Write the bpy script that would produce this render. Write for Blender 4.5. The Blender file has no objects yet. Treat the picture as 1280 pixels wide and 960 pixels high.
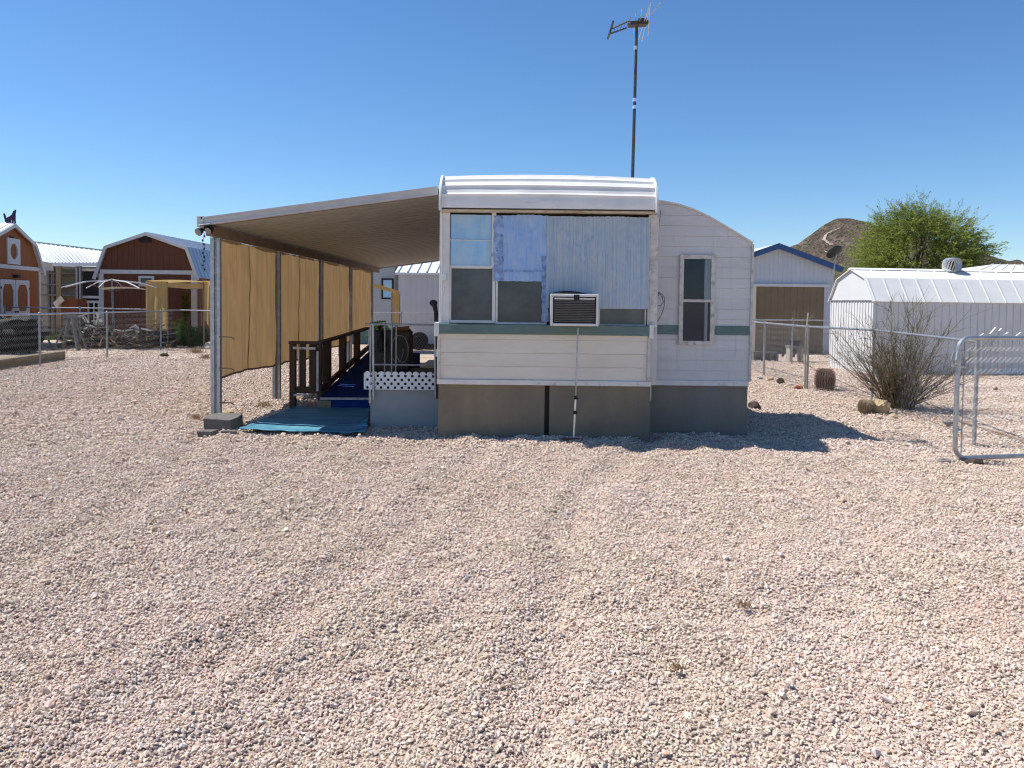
import bpy, bmesh, math, random
import numpy as np
from mathutils import Vector, Matrix, noise

random.seed(7)
rng = np.random.default_rng(7)
SC = bpy.context.scene
COL = SC.collection
PI = math.pi

# ------------------------------------------------------------------ camera geometry
CAM_H, FPX, HOR = 1.6, 931.0, 378.0
TH, ROLL = math.radians(2.2), .0117          # the camera looks slightly down and leans a touch
FW = Vector((0, math.cos(TH), -math.sin(TH))); R0 = Vector((1, 0, 0)); U0 = Vector((0, math.sin(TH), math.cos(TH)))
RT = R0 * math.cos(ROLL) + U0 * math.sin(ROLL); UP = U0 * math.cos(ROLL) - R0 * math.sin(ROLL)
CY = HOR + FPX * math.tan(TH) / math.cos(ROLL)
ZPX = [680]

def ray(px, py): return FW + RT * ((px - 640) / FPX) + UP * ((CY - py) / FPX)

def P(px, py, Y):
    """Point of the place seen at photo pixel (px, py) and standing Y metres ahead."""
    d = ray(px, py); return Vector((0, 0, CAM_H)) + d * (Y / d.y)

def G(px, py, z=0.0):
    d = ray(px, py); return Vector((0, 0, CAM_H)) + d * ((CAM_H - z) / -d.z)

def Z(py, Y, px=None): return P(ZPX[0] if px is None else px, py, Y).z
def X(px, py, Y): return P(px, py, Y).x
def Yfor(px, py, x): d = ray(px, py); return x * d.y / d.x

# ------------------------------------------------------------------ materials
def nt(m):
    m.use_nodes = True
    t = m.node_tree
    t.nodes.clear()
    return t

def node(t, kind, **kw):
    n = t.nodes.new(kind)
    for k, v in kw.items():
        if k in n.inputs: n.inputs[k].default_value = v
        else: setattr(n, k, v)
    return n

def rgb(c): return (c[0], c[1], c[2], 1.0)

def ramp(t, fac, stops, interp='LINEAR'):
    r = node(t, 'ShaderNodeValToRGB')
    r.color_ramp.interpolation = interp
    while len(r.color_ramp.elements) < len(stops): r.color_ramp.elements.new(0.5)
    for e, (p, c) in zip(r.color_ramp.elements, stops):
        e.position = p; e.color = rgb(c)
    t.links.new(fac, r.inputs['Fac'])
    return r.outputs['Color']

def mixc(t, fac, a, b, mode='MIX'):
    m = node(t, 'ShaderNodeMix', data_type='RGBA', blend_type=mode)
    for s, v in ((m.inputs['Factor'], fac), (m.inputs['A'], a), (m.inputs['B'], b)):
        if hasattr(v, 'links'): t.links.new(v, s)
        elif isinstance(v, tuple): s.default_value = rgb(v)
        else: s.default_value = v
    # colour sockets of the mix node
    for s, v in ((m.inputs[6], a), (m.inputs[7], b)):
        if hasattr(v, 'links'): t.links.new(v, s)
        elif isinstance(v, tuple): s.default_value = rgb(v)
    return m.outputs[2]

def tex_noise(t, scale, stretch=(1, 1, 1), detail=5, rough=.6, coord='Object'):
    tc = node(t, 'ShaderNodeTexCoord')
    mp = node(t, 'ShaderNodeMapping'); mp.inputs['Scale'].default_value = stretch
    t.links.new(tc.outputs[coord], mp.inputs['Vector'])
    n = node(t, 'ShaderNodeTexNoise', Scale=scale, Detail=detail, Roughness=rough)
    t.links.new(mp.outputs['Vector'], n.inputs['Vector'])
    return n.outputs['Fac']

def M(name, col, rough=.6, metal=0.0, var=.18, scale=2.0, stretch=(1, 1, 1), bump=.0, bscale=60, spec=.35,
      col2=None, c2scale=1.5, c2lo=.5, c2hi=.7, c2stretch=(1, 1, 1), bstretch=(1, 1, 1), groove=None):
    m = bpy.data.materials.new(name)
    t = nt(m)
    out = node(t, 'ShaderNodeOutputMaterial')
    b = node(t, 'ShaderNodeBsdfPrincipled', Roughness=rough, Metallic=metal)
    b.inputs['Specular IOR Level'].default_value = spec
    t.links.new(b.outputs[0], out.inputs['Surface'])
    f = tex_noise(t, scale, stretch)
    lo, hi = 1 - var, 1 + var * .6
    g = ramp(t, f, [(.3, (lo, lo, lo)), (.7, (hi, hi, hi))])
    c = mixc(t, 1.0, g, tuple(col), 'MULTIPLY')
    if col2 is not None:
        f2 = tex_noise(t, c2scale, c2stretch, detail=8, rough=.65)
        k = ramp(t, f2, [(c2lo, (0, 0, 0)), (c2hi, (1, 1, 1))])
        c = mixc(t, k, c, tuple(col2))
    t.links.new(c, b.inputs['Base Color'])
    h = None
    if bump:
        n = tex_noise(t, bscale, bstretch, detail=4)
        bp = node(t, 'ShaderNodeBump', Strength=bump, Distance=.01)
        t.links.new(n, bp.inputs['Height'])
        t.links.new(bp.outputs[0], b.inputs['Normal'])
        h = bp
    if groove:                                          # (direction, spacing m, depth m): pressed lines in a board
        d, sp, dep = groove
        tc = node(t, 'ShaderNodeTexCoord')
        dot = node(t, 'ShaderNodeVectorMath', operation='DOT_PRODUCT')
        t.links.new(tc.outputs['Object'], dot.inputs[0]); dot.inputs[1].default_value = d
        dv = node(t, 'ShaderNodeMath', operation='DIVIDE'); t.links.new(dot.outputs['Value'], dv.inputs[0]); dv.inputs[1].default_value = sp
        fr = node(t, 'ShaderNodeMath', operation='FRACT'); t.links.new(dv.outputs[0], fr.inputs[0])
        pp = node(t, 'ShaderNodeMath', operation='PINGPONG'); t.links.new(fr.outputs[0], pp.inputs[0]); pp.inputs[1].default_value = .5
        mr = node(t, 'ShaderNodeMapRange'); t.links.new(pp.outputs[0], mr.inputs[0]); mr.inputs[1].default_value = .0; mr.inputs[2].default_value = .1
        b2 = node(t, 'ShaderNodeBump', Strength=1.0, Distance=dep)
        t.links.new(mr.outputs[0], b2.inputs['Height'])
        if h: t.links.new(h.outputs[0], b2.inputs['Normal'])
        t.links.new(b2.outputs[0], b.inputs['Normal'])
    return m

def cloth_mat(name, col, trans, col2=None, stretch=(4, 4, .22), weave=400):
    m = bpy.data.materials.new(name); t = nt(m)
    out = node(t, 'ShaderNodeOutputMaterial')
    d = node(t, 'ShaderNodeBsdfDiffuse'); tr = node(t, 'ShaderNodeBsdfTranslucent')
    f = tex_noise(t, 2.0, stretch)
    c = ramp(t, f, [(.3, tuple(x * .7 for x in col)), (.5, tuple(x * .9 for x in col)), (.7, col)])  # darker bands put the posts' sun shadows into the cloth colour
    t.links.new(c, d.inputs[0]); t.links.new(c, tr.inputs[0])
    mx = node(t, 'ShaderNodeMixShader'); mx.inputs[0].default_value = trans
    t.links.new(d.outputs[0], mx.inputs[1]); t.links.new(tr.outputs[0], mx.inputs[2])
    n = tex_noise(t, 8, (1, 1, .3))
    bp = node(t, 'ShaderNodeBump', Strength=.4, Distance=.02)
    t.links.new(n, bp.inputs['Height']); t.links.new(bp.outputs[0], d.inputs['Normal'])
    t.links.new(mx.outputs[0], out.inputs['Surface'])
    return m

def leaf_mat(name, c1, c2, trans=.35):
    m = bpy.data.materials.new(name); t = nt(m)
    out = node(t, 'ShaderNodeOutputMaterial')
    d = node(t, 'ShaderNodeBsdfDiffuse'); tr = node(t, 'ShaderNodeBsdfTranslucent')
    g = node(t, 'ShaderNodeNewGeometry')
    c = ramp(t, g.outputs['Random Per Island'], [(0, c1), (1, c2)])
    t.links.new(c, d.inputs[0]); t.links.new(c, tr.inputs[0])
    mx = node(t, 'ShaderNodeMixShader'); mx.inputs[0].default_value = trans
    t.links.new(d.outputs[0], mx.inputs[1]); t.links.new(tr.outputs[0], mx.inputs[2])
    t.links.new(mx.outputs[0], out.inputs['Surface'])
    return m

def glass_mat(name, tint=(.5, .55, .6), rough=.04, see=.6):
    m = bpy.data.materials.new(name); t = nt(m)
    out = node(t, 'ShaderNodeOutputMaterial')
    tr = node(t, 'ShaderNodeBsdfTransparent'); tr.inputs[0].default_value = rgb(tint)
    gl = node(t, 'ShaderNodeBsdfGlossy', Roughness=rough); gl.inputs[0].default_value = (.9, .95, 1, 1)
    lw = node(t, 'ShaderNodeFresnel', IOR=1.3)
    mx = node(t, 'ShaderNodeMixShader')
    t.links.new(lw.outputs[0], mx.inputs[0]); t.links.new(tr.outputs[0], mx.inputs[1]); t.links.new(gl.outputs[0], mx.inputs[2])
    t.links.new(mx.outputs[0], out.inputs['Surface'])
    return m

MT = {}
MT['white_siding'] = M('white_siding', (.61, .60, .595), .5, var=.08, scale=1.2, stretch=(1, 1, 4), col2=(.46, .44, .41), c2scale=3, c2lo=.55, c2hi=.8, c2stretch=(6, 6, .5))
MT['cream_siding'] = M('cream_siding', (.70, .655, .58), .5, var=.08, scale=1.2, stretch=(1, 1, 4), col2=(.64, .57, .47), c2scale=1.2, c2lo=.5, c2hi=.8, c2stretch=(.8, 1, 1.2))
MT['white_trim'] = M('white_trim', (.68, .67, .65), .5, var=.12, scale=6, col2=(.36, .33, .29), c2scale=9, c2lo=.6, c2hi=.75)
MT['old_trim'] = M('old_trim', (.6, .57, .53), .55, var=.2, scale=9, bump=.3, bscale=80, col2=(.33, .28, .22), c2scale=12, c2lo=.52, c2hi=.68)
MT['cap_white'] = M('cap_white', (.76, .75, .72), .4, var=.08, scale=4, col2=(.5, .48, .45), c2scale=4, c2lo=.58, c2hi=.78, c2stretch=(.6, 3, 3))
MT['rust_trim'] = M('rust_trim', (.6, .52, .4), .6, var=.2, scale=6, col2=(.3, .15, .06), c2scale=7, c2lo=.52, c2hi=.72)
MT['green_band'] = M('green_band', (.105, .175, .165), .5, var=.14, scale=3, col2=(.16, .22, .2), c2scale=5, c2lo=.5, c2hi=.75, c2stretch=(1, 1, 3))
MT['skirt'] = M('skirt', (.225, .185, .13), .8, var=.16, scale=2.0, stretch=(2, 2, .7), bump=.2, bscale=60, col2=(.16, .142, .12), c2scale=1.3, c2lo=.42, c2hi=.7)
MT['skirt_gray'] = M('skirt_gray', (.21, .19, .16), .8, var=.18, scale=2, stretch=(2, 2, .7), bump=.25, bscale=30, col2=(.2, .2, .19), c2scale=1.6)
MT['black'] = M('black', (.015, .015, .016), .6, var=.3, scale=8)
MT['dark_gap'] = M('dark_gap', (.03, .022, .017), .8, var=.4, scale=12)
MT['metal_roof'] = M('metal_roof', (.72, .72, .71), .42, var=.08, scale=2, metal=.0)
MT['galv'] = M('galv', (.42, .44, .46), .42, metal=.75, var=.25, scale=12)
MT['galv_dull'] = M('galv_dull', (.33, .34, .35), .55, metal=.5, var=.25, scale=10, col2=(.23, .2, .17), c2scale=14, c2lo=.55, c2hi=.75)
MT['alu_beige'] = M('alu_beige', (.37, .35, .29), .5, var=.1, scale=3, stretch=(1, 5, 1))
MT['fascia'] = M('fascia', (.5, .5, .5), .45, var=.15, scale=5, stretch=(1, 6, 6))
MT['brown_line'] = M('brown_line', (.25, .16, .11), .7, var=.3, scale=6)
MT['curtain'] = cloth_mat('curtain', (.37, .24, .116), .40)
MT['curtain_far'] = cloth_mat('curtain_far', (.62, .44, .2), .4)
MT['dark_wood'] = M('dark_wood', (.075, .042, .028), .7, var=.35, scale=5, stretch=(5, 5, .6), bump=.3, bscale=40)
MT['wood'] = M('wood', (.3, .22, .13), .75, var=.3, scale=4, stretch=(5, 1, 5), bump=.4, bscale=40)
MT['gray_wood'] = M('gray_wood', (.2, .19, .18), .8, var=.3, scale=6, bump=.3, bscale=30)
MT['blue_carpet'] = M('blue_carpet', (.018, .045, .20), .95, var=.3, scale=6, bump=.6, bscale=250, spec=.05)
MT['porch_paint'] = M('porch_paint', (.37, .375, .365), .7, var=.12, scale=2, col2=(.32, .35, .37), c2scale=2.5)
MT['lattice'] = M('lattice', (.78, .79, .8), .45, var=.06, scale=5)
MT['red_barn'] = M('red_barn', (.14, .046, .021), .7, var=.2, scale=3, stretch=(6, 6, .6), groove=((1, 0, 0), .2, .012))
MT['barn_side'] = M('barn_side', (.2, .07, .03), .7, var=.2, scale=3, stretch=(6, 6, .6))  # brighter copy of the barn red, light on the side wall as colour
MT['orange_shed'] = M('orange_shed', (.30, .10, .026), .7, var=.2, scale=3, stretch=(6, 6, .6), groove=((-.25, .97, 0), .2, .012))
MT['barn_trim'] = M('barn_trim', (.62, .6, .58), .6, var=.1, scale=6)
MT['roof_blueish'] = M('roof_blueish', (.42, .47, .55), .35, metal=.35, var=.1, scale=2)  # bluish tint puts sky reflection and shade into the roof colour
MT['shed_white'] = M('shed_white', (.62, .62, .61), .42, var=.05, scale=2, col2=(.55, .54, .52), c2scale=3, c2lo=.64, c2hi=.85, c2stretch=(3, 3, .6))
MT['shed_roof'] = M('shed_roof', (.74, .73, .70), .45, var=.06, scale=2, col2=(.6, .58, .53), c2scale=3, c2lo=.55, c2hi=.8)
MT['gray_blue_wall'] = M('gray_blue_wall', (.5, .52, .56), .55, var=.05, scale=2, groove=((1, 0, 0), .15, .008))
MT['blue_trim'] = M('blue_trim', (.035, .085, .21), .5, var=.1, scale=4)
MT['brown_door'] = M('brown_door', (.20, .15, .088), .7, var=.12, scale=2, groove=((1, 0, 0), .22, .012))
MT['cream_post'] = M('cream_post', (.7, .66, .5), .6, var=.05, scale=3)
MT['white_metal_wall'] = M('white_metal_wall', (.55, .55, .57), .5, var=.06, scale=2, groove=((1, 0, 0), .18, .008))
MT['teal'] = M('teal', (.08, .14, .15), .6, var=.1)
MT['concrete'] = M('concrete', (.15, .138, .125), .9, var=.3, scale=14, bump=.6, bscale=70)
MT['sleeper'] = M('sleeper', (.2, .155, .09), .85, var=.35, scale=5, stretch=(6, 1, 6), bump=.5, bscale=30)
MT['rock_tan'] = M('rock_tan', (.48, .36, .21), .9, var=.3, scale=9, bump=.7, bscale=40)
MT['rock_pale'] = M('rock_pale', (.5, .45, .4), .9, var=.3, scale=9, bump=.7, bscale=40)
MT['rock_dark'] = M('rock_dark', (.07, .05, .04), .9, var=.4, scale=9, bump=.7, bscale=40)
MT['rock_red'] = M('rock_red', (.25, .09, .05), .9, var=.3, scale=9, bump=.7, bscale=40)
MT['rock_gray'] = M('rock_gray', (.22, .2, .19), .9, var=.3, scale=9, bump=.7, bscale=40)
MT['cactus'] = M('cactus', (.12, .075, .055), .9, var=.35, scale=20)
MT['cactus_gray'] = M('cactus_gray', (.22, .2, .15), .9, var=.35, scale=20)
MT['spine'] = M('spine', (.36, .2, .16), .8, var=.2)
MT['bark'] = M('bark', (.11, .085, .065), .9, var=.3, scale=10, bump=.5, bscale=40)
MT['twig'] = leaf_mat('twig', (.09, .072, .055), (.29, .235, .165), 0.0)
MT['twig_olive'] = leaf_mat('twig_olive', (.11, .095, .05), (.25, .205, .105), 0.0)
MT['dry'] = leaf_mat('dry', (.36, .24, .14), (.5, .36, .22), .2)
MT['brush'] = leaf_mat('brush', (.05, .04, .03), (.22, .17, .12), 0.0)
MT['palo'] = leaf_mat('palo', (.105, .15, .025), (.31, .335, .09), .42)
MT['green_bush'] = leaf_mat('green_bush', (.04, .09, .02), (.1, .17, .05), .35)
MT['vine'] = leaf_mat('vine', (.05, .07, .01), (.14, .13, .03), .35)
MT['grass'] = leaf_mat('grass', (.05, .1, .02), (.14, .2, .05), .3)
MT['film'] = M('film', (.30, .54, .78), .4, metal=.0, var=.16, scale=4, stretch=(3, 3, .8), spec=.5, col2=(.42, .58, .70), c2scale=4, c2lo=.45, c2hi=.7, bump=.15, bscale=25)
MT['foil'] = M('foil', (.28, .44, .74), .38, metal=.15, var=.18, scale=3, stretch=(40, 40, .5), col2=(.41, .52, .68), c2scale=3.0, c2lo=.40, c2hi=.70, c2stretch=(6, 6, 1.4), bump=.3, bscale=14, bstretch=(2, 2, 1))
MT['foil_gray'] = M('foil_gray', (.30, .42, .56), .4, metal=.15, var=.42, scale=3, stretch=(60, 60, .3), col2=(.48, .505, .52), c2scale=2.0, c2lo=.36, c2hi=.68, c2stretch=(24, 24, .4), bump=.3, bscale=14, bstretch=(2, 2, 1))
MT['foil_tape'] = M('foil_tape', (.27, .40, .64), .4, var=.45, scale=14, bump=.6, bscale=40, col2=(.10, .19, .42), c2scale=16, c2lo=.55, c2hi=.62, c2stretch=(1, 1, .6))  # dark blue blotches put the shading of the wrinkles into the colour
MT['foil_edge'] = M('foil_edge', (.5, .42, .34), .6, var=.3, scale=15, col2=(.15, .2, .35), c2scale=12)
MT['screen'] = M('screen', (.048, .062, .072), .22, var=.35, scale=2.2, col2=(.11, .12, .12), c2scale=2.0, c2lo=.45, c2hi=.75, spec=.5)
MT['screen_green'] = M('screen_green', (.12, .14, .12), .45, var=.3, scale=4, spec=.5)
MT['glass'] = glass_mat('glass', (.82, .86, .9))
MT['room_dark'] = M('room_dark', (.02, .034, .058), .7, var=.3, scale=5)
MT['net_curtain'] = M('net_curtain', (.62, .6, .57), .9, var=.2, scale=5, stretch=(12, 12, .5))
MT['ac_white'] = M('ac_white', (.68, .67, .65), .4, var=.06, scale=6)
MT['ac_dark'] = M('ac_dark', (.10, .10, .10), .45, var=.2, scale=9)
MT['chrome'] = M('chrome', (.7, .7, .7), .35, metal=.6, var=.2, scale=20)
MT['brick'] = M('brick', (.2, .09, .055), .9, var=.3, scale=20, bump=.5)
MT['tarp_brown'] = M('tarp_brown', (.065, .05, .036), .6, var=.3, scale=4, bump=.5, bscale=9)
MT['copper'] = M('copper', (.3, .13, .07), .5, var=.3, scale=12)
MT['tire'] = M('tire', (.02, .02, .022), .8, var=.2)
MT['dish'] = M('dish', (.03, .032, .035), .5, var=.1)
MT['dark_antenna'] = M('dark_antenna', (.08, .085, .09), .45, metal=.6, var=.3, scale=15)
MT['antenna_box'] = M('antenna_box', (.06, .05, .035), .6, var=.3, scale=15)
MT['navy'] = M('navy', (.02, .02, .045), .5, var=.2)
MT['red_paint'] = M('red_paint', (.35, .03, .02), .5, var=.2)
MT['panel_beige'] = M('panel_beige', (.36, .33, .27), .8, var=.2, scale=4)
MT['panel_gray'] = M('panel_gray', (.4, .41, .42), .6, var=.12, scale=2)
MT['solar'] = M('solar', (.5, .5, .52), .3, var=.1)
MT['lamp_lens'] = M('lamp_lens', (.26, .25, .22), .2, var=.2, scale=30)
MT['black_net'] = M('black_net', (.012, .012, .013), .85, var=.5, scale=8, bump=.8, bscale=12)
MT['roof_tin'] = M('roof_tin', (.66, .68, .7), .4, var=.06, scale=2)

def mat_blue_reed():
    m = bpy.data.materials.new('blue_reed'); t = nt(m)
    out = node(t, 'ShaderNodeOutputMaterial'); b = node(t, 'ShaderNodeBsdfPrincipled', Roughness=.6)
    t.links.new(b.outputs[0], out.inputs[0])
    tc = node(t, 'ShaderNodeTexCoord')
    w = node(t, 'ShaderNodeTexWave', wave_type='BANDS', bands_direction='Y', Scale=7.0, Distortion=.6, Detail=2)
    t.links.new(tc.outputs['Object'], w.inputs['Vector'])
    f = tex_noise(t, 5, (.2, 5, 1), detail=3)
    c = ramp(t, f, [(.34, (.018, .12, .20)), (.5, (.035, .205, .30)), (.66, (.10, .31, .385))])
    t.links.new(c, b.inputs['Base Color'])
    bp = node(t, 'ShaderNodeBump', Strength=.8, Distance=.01)
    t.links.new(w.outputs['Fac'], bp.inputs['Height']); t.links.new(bp.outputs[0], b.inputs['Normal'])
    return m
MT['blue_reed'] = mat_blue_reed()

# palette of the gravel, shared by the stones and by the sheet under them
PAL = [(0.0, (.60, .535, .475)), (.15, (.57, .475, .42)), (.29, (.615, .58, .54)), (.41, (.50, .43, .385)), (.53, (.60, .53, .435)),
       (.65, (.655, .62, .585)), (.75, (.545, .46, .43)), (.84, (.44, .37, .33)), (.90, (.49, .485, .48)), (.94, (.30, .24, .21)), (.965, (.52, .37, .29)), (.985, (.57, .50, .40))]

def mat_stone():
    m = bpy.data.materials.new('gravel_stone'); t = nt(m)
    out = node(t, 'ShaderNodeOutputMaterial'); b = node(t, 'ShaderNodeBsdfPrincipled', Roughness=.85)
    b.inputs['Specular IOR Level'].default_value = .2
    t.links.new(b.outputs[0], out.inputs[0])
    oi = node(t, 'ShaderNodeObjectInfo')
    c = ramp(t, oi.outputs['Random'], PAL, 'CONSTANT')
    n = node(t, 'ShaderNodeTexNoise', Scale=.9, Detail=4)
    t.links.new(oi.outputs['Location'], n.inputs['Vector'])
    tone = ramp(t, n.outputs['Fac'], [(.28, (1.08, .925, .86)), (.42, (1.05, .975, .87)), (.55, (1.08, .965, .895)), (.72, (1.10, 1.02, .97))])
    c = mixc(t, 1.0, c, tone, 'MULTIPLY')
    wn = node(t, 'ShaderNodeTexWhiteNoise', noise_dimensions='3D'); t.links.new(oi.outputs['Location'], wn.inputs['Vector'])
    j = ramp(t, wn.outputs['Value'], [(0, (.86, .86, .86)), (1, (1.1, 1.1, 1.1))])
    c = mixc(t, 1.0, c, j, 'MULTIPLY')
    f = tex_noise(t, 3.0)
    k = ramp(t, f, [(.35, (.85, .85, .85)), (.65, (1.1, 1.1, 1.1))])
    c = mixc(t, 1.0, c, k, 'MULTIPLY')
    t.links.new(c, b.inputs['Base Color'])
    return m

def mat_ground():
    m = bpy.data.materials.new('gravel_ground'); t = nt(m)
    out = node(t, 'ShaderNodeOutputMaterial'); b = node(t, 'ShaderNodeBsdfPrincipled', Roughness=.9)
    b.inputs['Specular IOR Level'].default_value = .15
    t.links.new(b.outputs[0], out.inputs[0])
    tc = node(t, 'ShaderNodeTexCoord')
    v = node(t, 'ShaderNodeTexVoronoi', Scale=50.0); t.links.new(tc.outputs['Object'], v.inputs['Vector'])
    sx = node(t, 'ShaderNodeSeparateColor'); t.links.new(v.outputs['Color'], sx.inputs[0])
    c = ramp(t, sx.outputs[0], PAL, 'CONSTANT')
    n = node(t, 'ShaderNodeTexNoise', Scale=.9, Detail=4); t.links.new(tc.outputs['Object'], n.inputs['Vector'])
    tone = ramp(t, n.outputs['Fac'], [(.3, (.90, .79, .74)), (.5, (.93, .87, .81)), (.7, (.96, .91, .87))])  # toned down, the tiny shadows between stones put into the colour
    c = mixc(t, 1.0, c, tone, 'MULTIPLY')
    v2 = node(t, 'ShaderNodeTexNoise', Scale=9, Detail=8, Roughness=.7); t.links.new(tc.outputs['Object'], v2.inputs['Vector'])
    k = ramp(t, v2.outputs['Fac'], [(.3, (.7, .68, .66)), (.6, (1.0, 1.0, 1.0))])
    c = mixc(t, 1.0, c, k, 'MULTIPLY')
    big = node(t, 'ShaderNodeTexNoise', Scale=.12, Detail=5, Roughness=.6); t.links.new(tc.outputs['Object'], big.inputs['Vector'])
    kb = ramp(t, big.outputs['Fac'], [(.35, (.84, .81, .78)), (.65, (1.03, 1.02, 1.0))])
    c = mixc(t, 1.0, c, kb, 'MULTIPLY')
    t.links.new(c, b.inputs['Base Color'])
    bp = node(t, 'ShaderNodeBump', Strength=1.0, Distance=.012)
    inv = node(t, 'ShaderNodeMath', operation='SUBTRACT'); inv.inputs[0].default_value = 1.0
    t.links.new(v.outputs['Distance'], inv.inputs[1])
    t.links.new(inv.outputs[0], bp.inputs['Height']); t.links.new(bp.outputs[0], b.inputs['Normal'])
    return m
MT['stone'] = mat_stone(); MT['ground'] = mat_ground()

def mat_hill():
    m = bpy.data.materials.new('hill_rock'); t = nt(m)
    out = node(t, 'ShaderNodeOutputMaterial'); b = node(t, 'ShaderNodeBsdfPrincipled', Roughness=.95)
    b.inputs['Specular IOR Level'].default_value = .05
    t.links.new(b.outputs[0], out.inputs[0])
    f = tex_noise(t, .12, detail=8, rough=.7)
    c = ramp(t, f, [(.3, (.065, .052, .043)), (.5, (.125, .098, .078)), (.7, (.20, .165, .135))])
    f2 = tex_noise(t, .5, detail=6, rough=.7)
    k = ramp(t, f2, [(.5, (0, 0, 0)), (.56, (1, 1, 1))])
    c = mixc(t, k, c, (.05, .05, .032))
    t.links.new(c, b.inputs['Base Color'])
    bp = node(t, 'ShaderNodeBump', Strength=1, Distance=2.0); t.links.new(f2, bp.inputs['Height']); t.links.new(bp.outputs[0], b.inputs['Normal'])
    return m
MT['hill'] = mat_hill()
MT['path_pale'] = M('path_pale', (.33, .27, .22), .95, var=.2, scale=.2)

# ------------------------------------------------------------------ mesh helpers
OFF = {}

class MB:
    def __init__(self): self.v = []; self.f = []; self.m = []; self.cur = 0
    def slot(self, i): self.cur = i; return self
    def add(self, vs, fs):
        o = len(self.v)
        self.v += [tuple(p) for p in vs]
        for f in fs: self.f.append(tuple(i + o for i in f)); self.m.append(self.cur)
        return self
    def box(self, a, b):
        x0, x1 = sorted((a[0], b[0])); y0, y1 = sorted((a[1], b[1])); z0, z1 = sorted((a[2], b[2]))
        vs = [(x0, y0, z0), (x1, y0, z0), (x1, y1, z0), (x0, y1, z0), (x0, y0, z1), (x1, y0, z1), (x1, y1, z1), (x0, y1, z1)]
        return self.add(vs, [(0, 3, 2, 1), (4, 5, 6, 7), (0, 1, 5, 4), (1, 2, 6, 5), (2, 3, 7, 6), (3, 0, 4, 7)])
    def bar(self, p, q, w, h, up=(0, 0, 1)):
        p, q = Vector(p), Vector(q); d = (q - p).normalized(); up = Vector(up)
        if abs(d.dot(up)) > .98: up = Vector((0, 1, 0))
        s = d.cross(up).normalized() * (w / 2); u = s.cross(d).normalized() * (h / 2)
        vs = [p - s - u, p + s - u, p + s + u, p - s + u, q - s - u, q + s - u, q + s + u, q - s + u]
        return self.add(vs, [(0, 1, 2, 3), (4, 7, 6, 5), (0, 4, 5, 1), (1, 5, 6, 2), (2, 6, 7, 3), (3, 7, 4, 0)])
    def tube(self, pts, r, n=8, caps=True):
        pts = [Vector(p) for p in pts]
        rs = r if isinstance(r, (list, tuple)) else [r] * len(pts)
        vs, fs = [], []
        prev = None
        for i, p in enumerate(pts):
            d = (pts[min(i + 1, len(pts) - 1)] - pts[max(i - 1, 0)])
            d = d.normalized() if d.length > 1e-9 else Vector((0, 0, 1))
            if prev is None:
                a = Vector((0, 0, 1)) if abs(d.z) < .9 else Vector((1, 0, 0))
                s = d.cross(a).normalized()
            else:
                s = prev - d * prev.dot(d)
                s = s.normalized() if s.length > 1e-6 else d.orthogonal().normalized()
            prev = s; u = d.cross(s)
            for k in range(n):
                a = 2 * PI * k / n
                vs.append(p + (s * math.cos(a) + u * math.sin(a)) * rs[i])
        for i in range(len(pts) - 1):
            for k in range(n):
                k2 = (k + 1) % n
                fs.append((i * n + k, i * n + k2, (i + 1) * n + k2, (i + 1) * n + k))
        if caps and n > 2:
            fs.append(tuple(range(n - 1, -1, -1))); fs.append(tuple((len(pts) - 1) * n + k for k in range(n)))
        return self.add(vs, fs)
    def prism(self, poly, fn, d0, d1):
        """poly of (u,z); fn(u,z,d)->xyz; extruded from d0 to d1"""
        n = len(poly)
        vs = [fn(u, z, d0) for u, z in poly] + [fn(u, z, d1) for u, z in poly]
        fs = [tuple(range(n - 1, -1, -1)), tuple(range(n, 2 * n))]
        fs += [(i, (i + 1) % n, n + (i + 1) % n, n + i) for i in range(n)]
        return self.add(vs, fs)
    def strip(self, line, fn, d0, d1, th):
        """polyline (u,z) thickened by th upward and extruded d0..d1"""
        up = []
        for i, (u, z) in enumerate(line):
            a = line[max(i - 1, 0)]; b = line[min(i + 1, len(line) - 1)]
            du, dz = b[0] - a[0], b[1] - a[1]; L = math.hypot(du, dz) or 1
            nx, nz = -dz / L, du / L
            if nz < 0: nx, nz = -nx, -nz
            up.append((u + nx * th, z + nz * th))
        for i in range(len(line) - 1):
            self.prism([line[i], line[i + 1], up[i + 1], up[i]], fn, d0, d1)
        return self
    def grid(self, nu, nv, fn):
        vs = [fn(i / nu, j / nv) for j in range(nv + 1) for i in range(nu + 1)]
        fs = [(j * (nu + 1) + i, j * (nu + 1) + i + 1, (j + 1) * (nu + 1) + i + 1, (j + 1) * (nu + 1) + i) for j in range(nv) for i in range(nu)]
        return self.add(vs, fs)
    def sphere(self, c, r, nu=12, nv=8, fn=None):
        c = Vector(c)
        def f(u, v):
            a, b = 2 * PI * u, PI * v - PI / 2
            d = Vector((math.cos(a) * math.cos(b), math.sin(a) * math.cos(b), math.sin(b)))
            s = fn(d) if fn else 1.0
            return c + Vector((d.x * r[0], d.y * r[1], d.z * r[2])) * s
        return self.grid(nu, nv, f)
    def siding(self, poly, fn, step, t, z_start=None, gap=0.0):
        zs = [p[1] for p in poly]; z = min(zs) if z_start is None else z_start
        while z < max(zs) - 1e-4:
            z1 = z + step
            c = clip(clip(poly, z, True), z1 - gap, False)
            if len(c) >= 3:
                vs = [fn(u, w, t * (1 - (w - z) / step)) for u, w in c]
                self.add(vs, [tuple(range(len(vs)))])
                us = [u for u, w in c if abs(w - z) < 1e-4]
                if len(us) >= 2:
                    a, b = min(us), max(us)
                    self.add([fn(a, z, 0), fn(b, z, 0), fn(b, z, t), fn(a, z, t)], [(0, 1, 2, 3)])
            z = z1
        return self
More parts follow.
